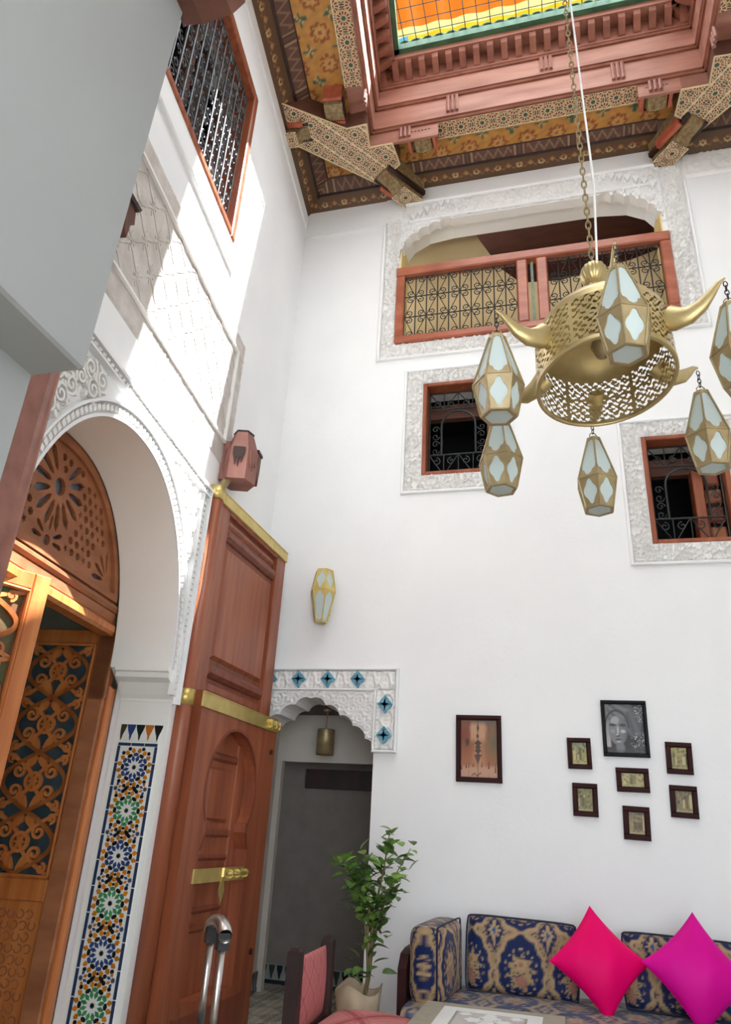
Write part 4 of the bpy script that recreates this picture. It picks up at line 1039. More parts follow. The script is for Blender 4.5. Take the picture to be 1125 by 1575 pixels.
# ================================================================ tall door leaves
DA = np.array((-2.61, 4.83, 0.0)); DE = np.array((-2.577, 6.26, 0.0))
def tall_leaf(name, label, origin, direction, mirror=False):
    fr = upright(origin, direction); W, H0, H1 = 1.43, 0.06, 3.95
    root = thing(name, label, 'door', fr(W / 2, 0, 0), kind='structure')
    def p(nm, mt, x0, x1, z0, z1, d0, d1, b=0.008): MB(fr).box(x0, x1, z0, z1, d0, d1, b).build(nm, mt, root)
    # round hinge post
    m = MB(fr)
    V = []
    for t in np.linspace(-PI * 0.5, PI * 0.95, 10):
        V.append([(-0.055 - 0.0 + 0.062 * math.cos(t + PI / 2) , H0, 0.0 + 0.062 * math.sin(t + PI / 2)), (-0.055 + 0.062 * math.cos(t + PI / 2), H1, 0.0 + 0.062 * math.sin(t + PI / 2))])
    m.tube([(-0.055, H0 - 0.05, 0), (-0.055, H1, 0)], 0.064, 14); m.build('hinge_post', M_DOOR, root, True)
    # upper half: frame with panels
    p('backing', M_DOORD, 0.0, W, H0, H1, -0.035, -0.012, 0)
    p('stile', M_DOOR, 0.0, 0.175, H0, H1, -0.012, 0.03); p('stile', M_DOOR, W - 0.20, W, H0, H1, -0.012, 0.03)
    p('rail', M_DOOR, 0.175, W - 0.20, H1 - 0.13, H1, -0.012, 0.03)
    p('rail', M_DOORD, 0.175, W - 0.20, 3.60, 3.70, -0.012, 0.035, 0.03)
    p('panel', M_DOOR, 0.21, W - 0.235, 3.73, H1 - 0.16, -0.012, 0.012, 0.02)
    p('panel', M_DOOR, 0.215, W - 0.24, 2.62, 3.56, -0.012, 0.018, 0.03)
    p('rail', M_DOORD, 0.175, W - 0.20, 2.48, 2.58, -0.012, 0.035, 0.03)
    p('panel', M_DOOR, 0.21, W - 0.235, 2.36, 2.45, -0.012, 0.012, 0.02)
    # lower half: thick board with a keyhole arch and a smaller wicket door behind it
    cx, r = 0.66, 0.44
    hole = [(cx - 0.40, 0.35)]
    kh = [(cx - 0.40, 1.28), (cx - 0.34, 1.40), (cx - 0.345, 1.46)]
    arc = [(cx - (r + 0.0) * math.cos(t), 1.70 + r * math.sin(t) * 1.0) for t in np.linspace(-0.55, PI + 0.55, 30)]
    kh2 = [(cx + 0.345, 1.46), (cx + 0.34, 1.40), (cx + 0.40, 1.28), (cx + 0.40, 0.35)]
    hole = hole + kh + arc + kh2
    m = MB(fr); m.prism([(0.0, H0), (W, H0), (W, 2.34), (0.0, 2.34)], -0.012, 0.115, [hole[::-1]]); m.build('arched_board', M_DOOR, root)
    m = MB(fr); m.ribbon(hole[1:-1], 0.02, 0.11, 0.12); m.build('arch_edge', M_DOORD, root)
    w = sub('wicket_door', root, fr(cx, 0.35, 0))
    def q(nm, mt, x0, x1, z0, z1, d0, d1, b=0.008): MB(fr).box(x0, x1, z0, z1, d0, d1, b).build(nm, mt, w)
    q('panel', M_DOOR, cx - 0.42, cx + 0.42, 0.10, 2.2, -0.011, -0.004, 0)
    for x0, x1 in ((cx - 0.42, cx - 0.26), (cx + 0.26, cx + 0.42)): q('stile', M_DOOR, x0, x1, 0.1, 2.15, -0.004, 0.012)
    for z0, z1 in ((1.90, 1.96), (1.36, 1.42), (1.20, 1.24), (0.86, 0.90), (0.74, 0.78)): q('rail', M_DOORD, cx - 0.26, cx + 0.26, z0, z1, -0.004, 0.02, 0.015)
    q('raised_panel', M_DOOR, cx - 0.21, cx + 0.21, 1.46, 1.86, -0.004, 0.014, 0.03)
    # brass straps
    def strap(z0, z1, x0, x1, d):
        s = sub('brass_strap', root, fr(x0, z0, 0)); MB(fr).box(x0, x1, z0, z1, d, d + 0.012, 0.004).build('plate', M_BRASS, s)
        MB(fr).box(x0, x1, z0, z0 + 0.008, d + 0.012, d + 0.016).build('edge', M_BRASS, s); MB(fr).box(x0, x1, z1 - 0.008, z1, d + 0.012, d + 0.016).build('edge', M_BRASS, s)
        return s
    strap(H1 - 0.10, H1, 0.0, W, 0.031)
    m = MB(fr); m.tube([(-0.055, H1 - 0.10, 0), (-0.055, H1 + 0.01, 0)], 0.07, 14); m.build('brass_collar', M_BRASS, root, True)
    s2 = strap(2.22, 2.33, -0.02, W - 0.03, 0.116)
    m = MB(fr); m.tube([(-0.055, 2.22, 0), (-0.055, 2.33, 0)], 0.07, 14); m.build('brass_collar', M_BRASS, root, True)
    MB(fr).tube([(W - 0.22, 2.275, 0.142), (W + 0.03, 2.275, 0.142)], 0.016, 8).build('bolt', M_BRASS, s2, True)
    for xx in (W - 0.2, W - 0.1, W - 0.02): MB(fr).box(xx - 0.02, xx + 0.02, 2.24, 2.31, 0.126, 0.16, 0.01).build('bolt_keeper', M_BRASS, s2)
    s3 = strap(1.07, 1.16, cx - 0.46, cx + 0.36, 0.116)
    MB(fr).tube([(cx + 0.05, 1.115, 0.142), (cx + 0.42, 1.115, 0.142)], 0.014, 8).build('bolt', M_BRASS, s3, True)
    for xx in (cx + 0.12, cx + 0.24, cx + 0.38): MB(fr).box(xx - 0.018, xx + 0.018, 1.085, 1.145, 0.126, 0.156, 0.01).build('bolt_keeper', M_BRASS, s3)
    kx = cx - 0.02
    MB(fr).prism([(kx - 0.012, 1.10), (kx - 0.03, 1.05), (kx - 0.042, 1.01), (kx - 0.03, 0.975), (kx - 0.014, 0.955), (kx, 0.915), (kx + 0.014, 0.955), (kx + 0.03, 0.975), (kx + 0.042, 1.01), (kx + 0.03, 1.05), (kx + 0.012, 1.10)], 0.13, 0.14).build('hand_knocker', M_BRASS, root)
    MB(fr).tube([(kx, 1.10, 0.135), (kx, 1.16, 0.135)], 0.02, 8).build('knocker_pivot', M_BRASS, root)
    # lower diagonal scuff rail
    p('rail', M_DOORD, 0.175, W - 0.2, H0, 0.30, 0.114, 0.126)
    for z in (2.05, 0.55): MB(fr).tube([(W - 0.10, z, 0.10), (W - 0.10, z, 0.13)], 0.022, 10).build('stud', M_DARKW, root)
    return root
tall_leaf('door_1', 'tall cedar door leaf with brass straps, bolt and keyhole wicket, folded back', DA, DE - DA)
# the other leaf: folded back on the near side, mostly hidden by the pier
lf = thing('door_2', 'edge of the other tall cedar leaf beside the grey pier', 'door', LW(-4.75, 0, 0.1), kind='structure')
MB(LW).box(-5.45, -4.16, 0.06, 3.95, 0.03, 0.10, 0.012).build('leaf_board', M_ROSE, lf)
MB(LW).tube([(-4.13, 0.02, 0.06), (-4.13, 3.98, 0.06)], 0.05, 12).build('hinge_post', M_ROSE, lf, True)
MB(LW).box(-5.45, -4.17, 3.85, 3.95, 0.10, 0.112).build('brass_strap', M_BRASS, lf)

# carved hinge block above the right leaf
hb = thing('hinge_block', 'carved octagonal wooden hinge block on the wall above the tall door', 'hinge block', (-2.53, 4.93, 3.97))
M_BLOCK = mat('pinkish_cedar', L(128, 84, 76), L(156, 108, 96), 0.6, scale=(8, 8, 3), bump=0.2)
c0 = np.array(lwp(1.60, 0, 0.150)[:2])
def ngon(r, n=6, rot=0.3): return [(c0[0] + r * math.cos(rot + 2 * PI * k_ / n), c0[1] + r * math.sin(rot + 2 * PI * k_ / n)) for k_ in range(n)]
def frust(r0, r1, z0, z1, n=6, rot=0.3):
    m = MB(); a, b = ngon(r0, n, rot), ngon(r1, n, rot)
    m.add([(x, y, z0) for x, y in a] + [(x, y, z1) for x, y in b], [(k_, (k_ + 1) % n, n + (k_ + 1) % n, n + k_) for k_ in range(n)] + [tuple(range(n))[::-1], tuple(range(n, 2 * n))]); return m
frust(0.148, 0.148, 4.06, 4.34).build('drum', M_BLOCK, hb)
frust(0.148, 0.085, 4.34, 4.53).build('tapered_top', M_BLOCK, hb)
frust(0.09, 0.09, 4.53, 4.545).build('cap', M_DARKW, hb)
MB(LW).box(-1.67, -1.53, 4.08, 4.44, 0.002, 0.06).build('wall_arm', M_BLOCK, hb)
MB().tube([(-2.61, 4.83 - 0.05, 3.92), (-2.57, 4.86, 4.08)], 0.035, 10).build('pivot', M_OLDBR, hb)
MB(LW).prism([(-1.49, 4.42), (-1.49, 4.24), (-1.46, 4.24), (-1.445, 4.16), (-1.43, 4.22), (-1.415, 4.13), (-1.395, 4.26), (-1.39, 4.42)], 0.10, 0.26).build('carved_flange', M_BROWNW, hb)
MB(LW).prism([(-1.50, 4.42), (-1.38, 4.42), (-1.38, 4.445), (-1.50, 4.445)], 0.09, 0.27).build('flange_cap', M_DARKW, hb)
for k_ in range(5):  # jagged pieces, some dark, standing in for a jagged shadow on the block
    a = 0.3 + 2 * PI * (k_ + 0.5 + 3) / 6; x, y = c0[0] + 0.135 * math.cos(a), c0[1] + 0.135 * math.sin(a)
    fr = Frame((x, y, 0), (-math.sin(a), math.cos(a), 0), (0, 0, 1), (math.cos(a), math.sin(a), 0))
    MB(fr).prism([(-0.05, 4.35), (-0.05, 4.28), (-0.025, 4.18), (-0.015, 4.26), (0.0, 4.16), (0.015, 4.26), (0.025, 4.20), (0.05, 4.29), (0.05, 4.35)], -0.012, 0.006).build('shadow_tooth', M_DARKW if k_ % 2 else M_BLOCK, hb)

# ================================================================ carved screen in the head of the arch
SC = shift(LW, 0, 0, -0.47)
sc = thing('arch_screen', 'pierced star-pattern cedar screen filling the head of the big arch', 'screen', SC(-AC, 2.865, 0))
ZB = 2.862
half = [(x, z) for x, z in arch_curve(AA - 0.005, AB - 0.005, 40)]
outl = [(-AC + x, AZ + z) for x, z in half if AZ + z > ZB]
outl = [(outl[0][0] , ZB)] + outl + [(outl[-1][0], ZB)]
def shrink(P, d):
    c = np.array((-AC, ZB + 0.3)); return [tuple(c + (np.array(p) - c) * (1 - d / max(0.2, np.linalg.norm(np.array(p) - c)))) for p in P]
inn = [(x, max(z, ZB + 0.05)) for x, z in shrink(outl, 0.07)]
m = MB(SC); m.prism(outl, -0.045, 0.03, [inn[::-1]]); m.build('rim', M_TYMP, sc)
holes = []
def poly_ok(P, marg=0.009):
    A = np.array(P); c = A.mean(0); E = c + (A - c) * (1 + marg / np.linalg.norm(A - c, axis=1).max())
    if not in_poly(E[:, 0], E[:, 1], inn).all(): return False
    for h in holes:
        B = np.array(h); cb = B.mean(0); 
        if np.linalg.norm(c - cb) < 0.008 + 0.0: return False
        if np.linalg.norm(c - cb) < np.linalg.norm(A - c, axis=1).max() + np.linalg.norm(B - cb, axis=1).max() + 0.3:
            if in_poly(E[:, 0], E[:, 1], h).any() or in_poly(B[:, 0], B[:, 1], [tuple(q) for q in E]).any(): return False
    return True
def add_hole(P):
    if poly_ok(P): holes.append([tuple(p) for p in P])
def reg(cx, cz, r, n, rot=0): return [(cx + r * math.cos(rot + 2 * PI * k_ / n), cz + r * math.sin(rot + 2 * PI * k_ / n)) for k_ in range(n)]
def rosette(cx, cz, r0, r1, n, rad0, wid, rot=0):
    if rad0: add_hole(reg(cx, cz, rad0, 14))
    for k_ in range(n):
        a = rot + 2 * PI * k_ / n; c, s = math.cos(a), math.sin(a)
        P = [(r0, 0), (r0 + (r1 - r0) * 0.18, -wid * 0.7), (r0 + (r1 - r0) * 0.75, -wid), (r1, 0), (r0 + (r1 - r0) * 0.75, wid), (r0 + (r1 - r0) * 0.18, wid * 0.7)]
        add_hole([(cx + c * x - s * y, cz + s * x + c * y) for x, y in P])
rosette(-AC, 3.33, 0.10, 0.29, 14, 0.058, 0.026)
rosette(-AC + 0.78, 2.97, 0.05, 0.21, 14, 0, 0.018, 0.1); rosette(-AC - 0.78, 2.97, 0.05, 0.21, 14, 0, 0.018, 0.1)
rosette(-AC, 2.97, 0.06, 0.17, 12, 0.034, 0.017)
row = 0
for z in np.arange(ZB + 0.07, 3.66, 0.066):
    for x in np.arange(-AC - 1.0 + (0.039 if row % 2 else 0), -AC + 1.0, 0.078):
        if (row + int(round((x + AC) / 0.039))) % 3 == 0:
            P = [(x + (0.029 if k_ % 2 else 0.011) * math.cos(k_ * PI / 5 + 0.3), z + (0.029 if k_ % 2 else 0.011) * math.sin(k_ * PI / 5 + 0.3)) for k_ in range(10)]
        else: P = reg(x, z, 0.027, 6, 0.4)
        add_hole(P)
    row += 1
m = MB(SC); m.prism(inn, -0.02, 0.005, [h[::-1] for h in holes]); m.build('pierced_panel', M_TYMP, sc)
gm = mat('tinted_glass', L(112, 124, 122), L(140, 136, 160), 0.3, scale=(5, 5, 5))
m = MB(SC); m.prism(inn, -0.045, -0.038); m.build('glass_backing', gm, sc)
lt = thing('arch_lintel', 'moulded cedar lintel beam under the pierced arch screen', 'lintel', SC(-AC, 2.62, 0))
m = MB(SC); x0, x1 = -AC - 1.02, -AC + 1.02
m.box(x0, x1, 2.64, 2.72, -0.08, 0.03, 0.02); m.build('lower_moulding', M_ORANGE, lt)
MB(SC).box(x0, x1, 2.72, 2.80, -0.08, 0.01, 0.01).build('middle_moulding', M_TYMP, lt)
MB(SC).box(x0, x1, 2.80, 2.86, -0.08, 0.03, 0.02).build('upper_moulding', M_TYMP, lt)
# door frame posts inside the arch
df = thing('door_frame', 'cedar door posts standing inside the big arch', 'door frame', SC(-AC, 0, 0))
for s, x in ((1, -JU - 0.013), (-1, -AC * 2 + JU + 0.013)):
    MB(SC).box(min(x, x - s * 0.085), max(x, x - s * 0.085), 0, 2.30, -0.06, 0.05, 0.02).build('post', M_ORANGE, df)
    MB(SC).box(min(x - s * 0.085, x - s * 0.12), max(x - s * 0.085, x - s * 0.12), 0, 2.64, -0.10, 0.02, 0.01).build('stop_bead', M_TYMP, df)
    MB(SC).box(min(x - s*0.05, x - s * 0.12), max(x- s*0.05, x - s * 0.12), 2.2, 2.64, -0.10, 0.03, 0.01).build('post_head', M_TYMP, df)

# ================================================================ fretwork screen doors
def fretleaf(name, label, fr, W, mt, zt=2.70):
    root = thing(name, label, 'door', fr(W / 2, 0, 0), kind='structure')
    def p(nm, x0, x1, z0, z1, d0=-0.022, d1=0.022, b=0.008, mm=None): MB(fr).box(x0, x1, z0, z1, d0, d1, b).build(nm, mm or mt, root)
    sw = 0.10
    p('stile', 0, sw, 0.03, zt); p('stile', W - sw, W, 0.03, zt); p('rail', sw, W - sw, zt - 0.10, zt); p('rail', sw, W - sw, 0.94, 1.07); p('rail', sw, W - sw, 0.03, 0.25)
    p('moulding', sw, sw + 0.02, 1.07, zt - 0.1, -0.02, 0.03); p('moulding', W - sw - 0.02, W - sw, 1.07, zt - 0.1, -0.02, 0.03); p('moulding', sw, W - sw, zt - 0.12, zt - 0.10, -0.02, 0.03); p('moulding', sw, W - sw, 1.07, 1.09, -0.02, 0.03)
    x0, x1, z0, z1 = sw + 0.02, W - sw - 0.02, 1.09, zt - 0.12; cx = (x0 + x1) / 2; hw_ = (x1 - x0) / 2
    fw = sub('fretwork', root, fr(cx, z0, 0)); nrep = 4; ph = (z1 - z0) / nrep
    for i in range(nrep):
        zc = z0 + (i + 0.5) * ph
        m = MB(fr)
        for sg in (-1, 1):
            for ptn in (1, -1):                                      # crossing vines
                P = [(cx + sg * hw_ * 0.96 * math.sin(PI * t), zc + ptn * (t - 0.5) * ph * 1.0) for t in np.linspace(0, 1, 20)]
                m.ribbon(P, 0.028, -0.008, 0.012)
            P = [(cx + sg * hw_ * (1 - 0.97 * math.sin(PI * t)), zc + (t - 0.5) * ph) for t in np.linspace(0, 1, 18)]; m.ribbon(P, 0.024, -0.008, 0.010)
            for sv in (-1, 1):
                m.ribbon([(p_[0], p_[1]) for p_ in spiral(cx + sg * hw_ * 0.50, zc + sv * ph * 0.17, ph * 0.13, 1.3, PI / 2 * sv, sg * sv, 18)], 0.017, -0.008, 0.014)
                m.ribbon([(p_[0], p_[1]) for p_ in spiral(cx + sg * hw_ * 0.78, zc + sv * ph * 0.40, ph * 0.09, 1.2, -PI / 2 * sv, sg * sv, 14)], 0.016, -0.008, 0.012)
                lx, lz = cx + sg * hw_ * 0.22, zc + sv * ph * 0.31     # leaf
                a = sg * sv * 0.7 + (PI / 2); P = [(math.cos(t) * 0.062, math.sin(t) * 0.026 * (1 + 0.5 * math.cos(t))) for t in np.linspace(0, 2 * PI, 13)[:-1]]
                m.prism([(lx + math.cos(a) * x - math.sin(a) * y, lz + math.sin(a) * x + math.cos(a) * y) for x, y in P], -0.008, 0.012)
        m.ribbon([(cx + 0.055 * math.cos(t), zc + 0.055 * math.sin(t)) for t in np.linspace(0, 2 * PI, 17)[:-1]], 0.022, -0.008, 0.014, True)
        for k_ in range(6):
            a = k_ * PI / 3; m.prism([(cx + 0.02 * math.cos(a - 0.5), zc + 0.02 * math.sin(a - 0.5)), (cx + 0.05 * math.cos(a), zc + 0.05 * math.sin(a)), (cx + 0.02 * math.cos(a + 0.5), zc + 0.02 * math.sin(a + 0.5))], -0.008, 0.013)
        m.build('arabesque', mt, fw)
    m = MB(fr); m.box(x0, x1, z0, z1, -0.014, -0.010); m.build('glass_pane', mat('dark_teal_glass', L(44, 62, 66), L(70, 84, 92), 0.15, scale=(5, 5, 5)) if name == 'door_4' else mat('green_glass', L(60, 110, 60), L(110, 60, 50), 0.2, scale=(4, 4, 4)), root)
    # lower carved panel
    lp_ = sub('carved_panel', root, fr(cx, 0.25, 0)); MB(fr).box(sw, W - sw, 0.25, 0.94, -0.012, 0.004).build('panel_board', mt, lp_)
    m = MB(fr)
    for i, z in enumerate(np.arange(0.31, 0.90, 0.062)):
        for j, x in enumerate(np.arange(sw + 0.05, W - sw - 0.03, 0.062)):
            o = 0.031 if i % 2 else 0
            if x + o > W - sw - 0.035: continue
            m.ribbon([(x + o + 0.024 * math.cos(t), z + 0.024 * math.sin(t)) for t in np.linspace(0.4 + (i + j) % 3, 5.2 + (i + j) % 3, 10)], 0.008, 0.003, 0.011)
    m.build('carved_rings', M_TYMP, lp_, kind='stuff')
    for z in (1.66, 0.62):
        m = MB(fr); m.tube([(-0.006, z - 0.05, 0.02), (-0.006, z + 0.05, 0.02)], 0.009, 8); m.box(-0.03, 0.025, z - 0.045, z + 0.045, 0.018, 0.026); m.build('hinge', M_OLDBR, root)
    return root
o4 = lwp(1.95, 0, -0.50); fretleaf('door_4', 'pierced arabesque cedar door leaf swung open inside the arch, in shade', Frame(o4, -N, (0, 0, 1), -(-U) * 1.0), 0.72, M_ORANGE)
dl = (-U * 0.868 + N * 0.497); st = np.array(lwp(3.08, 0, -0.36)) - dl * 0.95
fretleaf('door_3', 'sunlit pierced arabesque cedar door leaf at the left picture edge', upright(st, dl), 0.95, M_ORANGE, 2.71)
# ================================================================ lanterns
def at(x, y, Y):                                                     # photograph pixel to a point at distance Y from the camera plane
    d = RC.T @ np.array((x - 562.5, y - 787.5, 1101.562)); return np.array((0, 0, 1.45)) + d * Y / d[1]
def face_frame(a, b, c, d):
    # trapezoid a-b bottom, c-d top (c above b)
    a, b, c, d = [np.array(p, float) for p in (a, b, c, d)]
    o = (a + b) / 2; ex = (b - a) / np.linalg.norm(b - a); up = (c + d) / 2 - o; h = np.linalg.norm(up); ey = up / h
    return Frame(o, ex, ey, np.cross(ex, ey)), np.linalg.norm(b - a) / 2, np.linalg.norm(c - d) / 2, h
def lobed(cx, cy, rx, ry, k=4, amp=0.18, rot=0.0, n=24):
    return [(cx + rx * (1 + amp * math.cos(k * t + rot)) * math.cos(t), cy + ry * (1 + amp * math.cos(k * t + rot)) * math.sin(t)) for t in np.linspace(0, 2 * PI, n + 1)[:-1]]
def build_lantern(root, prof, holes, th=0.004):
    # prof: list of (r, z) from bottom to top, hexagonal
    body = MB()
    fr_all = []
    for i in range(len(prof) - 1):
        (r0, z0), (r1, z1) = prof[i], prof[i + 1]
        for k in range(6):
            a0, a1 = k * PI / 3, (k + 1) * PI / 3
            A = (r0 * math.cos(a0), r0 * math.sin(a0), z0); B = (r0 * math.cos(a1), r0 * math.sin(a1), z0); C = (r1 * math.cos(a1), r1 * math.sin(a1), z1); Dd = (r1 * math.cos(a0), r1 * math.sin(a0), z1)
            f, wb_, wt_, h = face_frame(A, B, C, Dd); body.fr = f
            trap = [(-wb_, 0), (wb_, 0), (wt_, h), (-wt_, h)]
            hole = holes[i](wb_, wt_, h)
            body.prism(trap, -th, 0.0, [hole[::-1]])
            g = MB(f); gx = [(x * 1.02, y) for x, y in trap]; g.prism([(p[0] * 0.97, p[1]) for p in trap], -th - 0.004, -th); fr_all.append(g)
            body.fr = f; body.ribbon([(-wb_, 0.002), (wb_, 0.002)], 0.006, -0.002, 0.003); body.ribbon([(wb_, 0), (wt_, h)], 0.006, -0.003, 0.004)
    body.fr = WORLD
    body.build('brass_cage', M_OLDBR, root, local=True)
    for g in fr_all: g.build('glass_pane', M_FROST, root, local=True)
    r0, z0 = prof[0]; hexa = lambda r: [(r * math.cos(k * PI / 3), r * math.sin(k * PI / 3)) for k in range(6)]
    MB().prism(hexa(r0 * 1.02), z0 - 0.006, z0 + 0.004, [hexa(r0 * 0.80)[::-1]]).build('bottom_rim', M_OLDBR, root, local=True)
    MB().prism(hexa(r0 * 0.82), z0 - 0.002, z0 + 0.002).build('bottom_pane', M_FROST, root, local=True)
    r1, z1 = prof[-1]; MB().prism(hexa(r1), z1 - 0.004, z1 + 0.004).build('top_cap', M_OLDBR, root, local=True)
def hole_low(wb_, wt_, h):
    return lobed(0, h * 0.50, (wb_ + wt_) / 2 * 0.72, h * 0.38, 4, 0.14, 0.0, 24)
def hole_up(wb_, wt_, h):
    return [(-wb_ * 0.30, h * 0.09), (0, h * 0.05), (wb_ * 0.30, h * 0.09), (wb_ * 0.44, h * 0.17), (wb_ * 0.68, h * 0.20), (wb_ * 0.72, h * 0.30), (wb_ * 0.60, h * 0.52), (wt_ * 0.86, h * 0.92), (0, h * 0.96), (-wt_ * 0.86, h * 0.92), (-wb_ * 0.60, h * 0.52), (-wb_ * 0.72, h * 0.30), (-wb_ * 0.68, h * 0.20), (-wb_ * 0.44, h * 0.17)]
LH = 0.40
CX, CY, TILT = 0.281, 2.9, math.radians(7)
def tl(x, y, z):                                                     # the fixture hangs slightly tilted
    zc = 3.95; dy, dz = y - CY, z - zc
    zz = zc - dy * math.sin(TILT) + dz * math.cos(TILT)
    return (x, CY + dy * math.cos(TILT) + dz * math.sin(TILT), zz + 0.085 * (x - CX) - 0.015)
names = ['brass lantern hanging from the front horn, nearest and largest of the lamp', 'brass lantern at the left, overlapping the one behind it, on the front left horn', 'brass lantern partly hidden behind the upper left one, back left horn',
         'brass lantern hanging below the far rim of the drum', 'brass lantern in front of the right-hand window', 'brass lantern cut off by the right picture edge']
PH = -1.509; RHO = 0.545
proto = None; tips = []
for k in range(6):
    a = PH - k * PI / 3
    tip = tl(CX + RHO * math.cos(a), CY + RHO * math.sin(a), 3.575)
    tips.append(tip)
    top = (tip[0], tip[1], tip[2] - 0.125)
    if proto is None:
        proto = thing('hanging_lantern', names[k], 'lantern', (0, 0, 0), 'lanterns of the brass chandelier')
        build_lantern(proto, [(0.074, 0.0), (0.105, 0.150), (0.032, LH)], [hole_low, hole_up])
        m = MB()
        for t_ in range(1): m.tube([(0.020 * math.cos(t), 0, LH + 0.018 + 0.020 * math.sin(t)) for t in np.linspace(0, 2 * PI, 17)[:-1]], 0.0028, 5, True)
        m.build('ring', M_OLDBR, proto, local=True)
        m = MB()
        for i in range(4):
            cz = LH + 0.046 + i * 0.022
            m.tube([((0.008 * math.cos(t) if i % 2 else 0), (0 if i % 2 else 0.008 * math.cos(t)), cz + 0.015 * math.sin(t)) for t in np.linspace(0, 2 * PI, 11)[:-1]], 0.0025, 4, True)
        m.build('chain', M_IRON, proto, local=True)
        o = proto
    else:
        o = copy_tree(proto); o['label'] = names[k]
    o.location = (tip[0], tip[1], tip[2] - 0.125 - LH); o.rotation_euler = (0, 0, (0.35, 0.1, -0.2, 0.5, 0.25, 0.0)[k])

# ================================================================ chandelier
ch = thing('chandelier', 'large pierced brass drum chandelier with six horns on a long chain', 'chandelier', (CX, CY, 3.3))
class TF:                                                            # tilted frame around the drum axis
    def __call__(s, x, y, z=0.0): return tl(CX + x, CY + y, 3.335 + z)
prof = [(0.300, 0.0), (0.300, 0.27), (0.292, 0.31), (0.268, 0.355), (0.225, 0.39), (0.16, 0.42), (0.09, 0.44), (0.05, 0.45)]
zr = np.linspace(0, 0.31, 56); n = 330
m = MB(TF()); vs_ = []; fs_ = []
rr = np.interp(zr, [p_[1] for p_ in prof], [p_[0] for p_ in prof])
for j, z in enumerate(zr):
    for k in range(n): t = 2 * PI * k / n; vs_.append((rr[j] * math.cos(t), rr[j] * math.sin(t), z))
rnd = random.Random(3)
for j in range(len(zr) - 1):
    for k in range(n):
        solid = j < 4 or j > 51 or (k % 55) in (0, 1, 2) or j in (27, 28)
        pat = math.cos(k * 0.80 + 0.9 * math.sin(j * 0.45)) * math.cos(j * 0.95 + 0.6 * math.sin(k * 0.31)) + 0.35 * math.cos(k * 1.6 - j * 1.3)
        if not solid and pat > 0.22: continue
        fs_.append((j * n + k, j * n + (k + 1) % n, (j + 1) * n + (k + 1) % n, (j + 1) * n + k))
m.add(vs_, fs_); m.build('pierced_drum', M_DRUM, ch, True)
MB(TF()).lathe(prof[1:], 48).build('domed_top', M_DRUM, ch, True)
m = MB(TF()); m.lathe([(0.304, 0.0), (0.304, 0.022), (0.292, 0.022), (0.286, 0.0), (0.292, -0.006), (0.304, 0.0)], 64); m.build('rim', M_DRUM, ch, True)
for k in range(6):
    a = PH - k * PI / 3; c, s = math.cos(a), math.sin(a)
    P = [(0.295, 0.20), (0.34, 0.165), (0.39, 0.155), (0.44, 0.175), (0.485, 0.215), (0.52, 0.25), (0.548, 0.262)]
    HW = [0.062, 0.056, 0.047, 0.036, 0.024, 0.014, 0.006]
    m = MB(TF()); V = []
    Pn = np.array(P); T = np.gradient(Pn, axis=0); T /= np.linalg.norm(T, axis=1)[:, None]
    for i in range(len(P)):
        row = []
        for t in np.linspace(0, 2 * PI, 13)[:-1]:
            nz = HW[i] * math.cos(t); lat = HW[i] * 0.62 * math.sin(t)
            r_ = P[i][0] - T[i][1] * nz; z_ = P[i][1] + T[i][0] * nz
            row.append((c * r_ - s * lat, s * r_ + c * lat, z_))
        V.append(row + [row[0]])
    m.grid(V); m.build('horn', M_DRUM, ch, True)
m = MB(TF()); V = []
for i in range(13):
    ph_ = PI * i / 12; row = []
    for k in range(48):
        t = 2 * PI * k / 48; r_ = 0.062 * math.sin(ph_) * (1 + 0.07 * math.cos(16 * t)); row.append((r_ * math.cos(t), r_ * math.sin(t), 0.71 + 0.068 * math.cos(ph_)))
    V.append(row + [row[0]])
m.grid(V); m.build('ribbed_ball', M_DRUM, ch, True)
m = MB(TF()); m.lathe([(0.05, 0.445), (0.035, 0.465), (0.016, 0.50), (0.014, 0.66)], 20); m.build('neck', M_DRUM, ch, True)
MB(TF()).tube([(-0.016, 0, 0.66), (-0.02, 0, 0.52), (-0.05, 0, 0.475), (-0.075, 0, 0.455)], 0.010, 6).build('wire_tail', M_TILEW, ch, True)
bt = np.array(tl(CX, CY, 3.335 + 0.775)); tp = np.array((CX - 0.03, CY, 9.98))
m = MB(); Lc = np.linalg.norm(tp - bt); nl = int(Lc / 0.048); e = (tp - bt) / Lc
for i in range(nl):
    c_ = bt + e * (i + 0.5) * Lc / nl
    m.tube([(c_[0] + (0.012 * math.cos(t) if i % 2 else 0) + e[0] * 0.031 * math.sin(t), c_[1] + (0 if i % 2 else 0.012 * math.cos(t)), c_[2] + 0.031 * math.sin(t)) for t in np.linspace(0, 2 * PI, 11)[:-1]], 0.004, 4, True)
m.build('chain', M_OLDBR, ch, kind='stuff')
MB().tube([tuple(bt + np.array((0.02, 0, -0.03))), (CX + 0.045, CY, 4.6), (CX + 0.035, CY, 5.2), (CX + 0.02, CY, 6.2), (CX + 0.0, CY, 8.0), (CX - 0.02, CY, 9.98)], 0.0065, 6).build('cable', mat('white_cable', L(236, 236, 236), L(240, 240, 240), 0.4), ch, True)
MB().box(-1.35, 1.80, CY - 0.03, CY + 0.03, 9.955, 10.02).build('hanging_bar', M_IRON, ch)
MB(TF()).lathe([(0.0, 0.16), (0.03, 0.17), (0.05, 0.23), (0.03, 0.30), (0.02, 0.43), (0, 0.43)], 16).build('bulb_holder', M_OLDBR, ch, True)

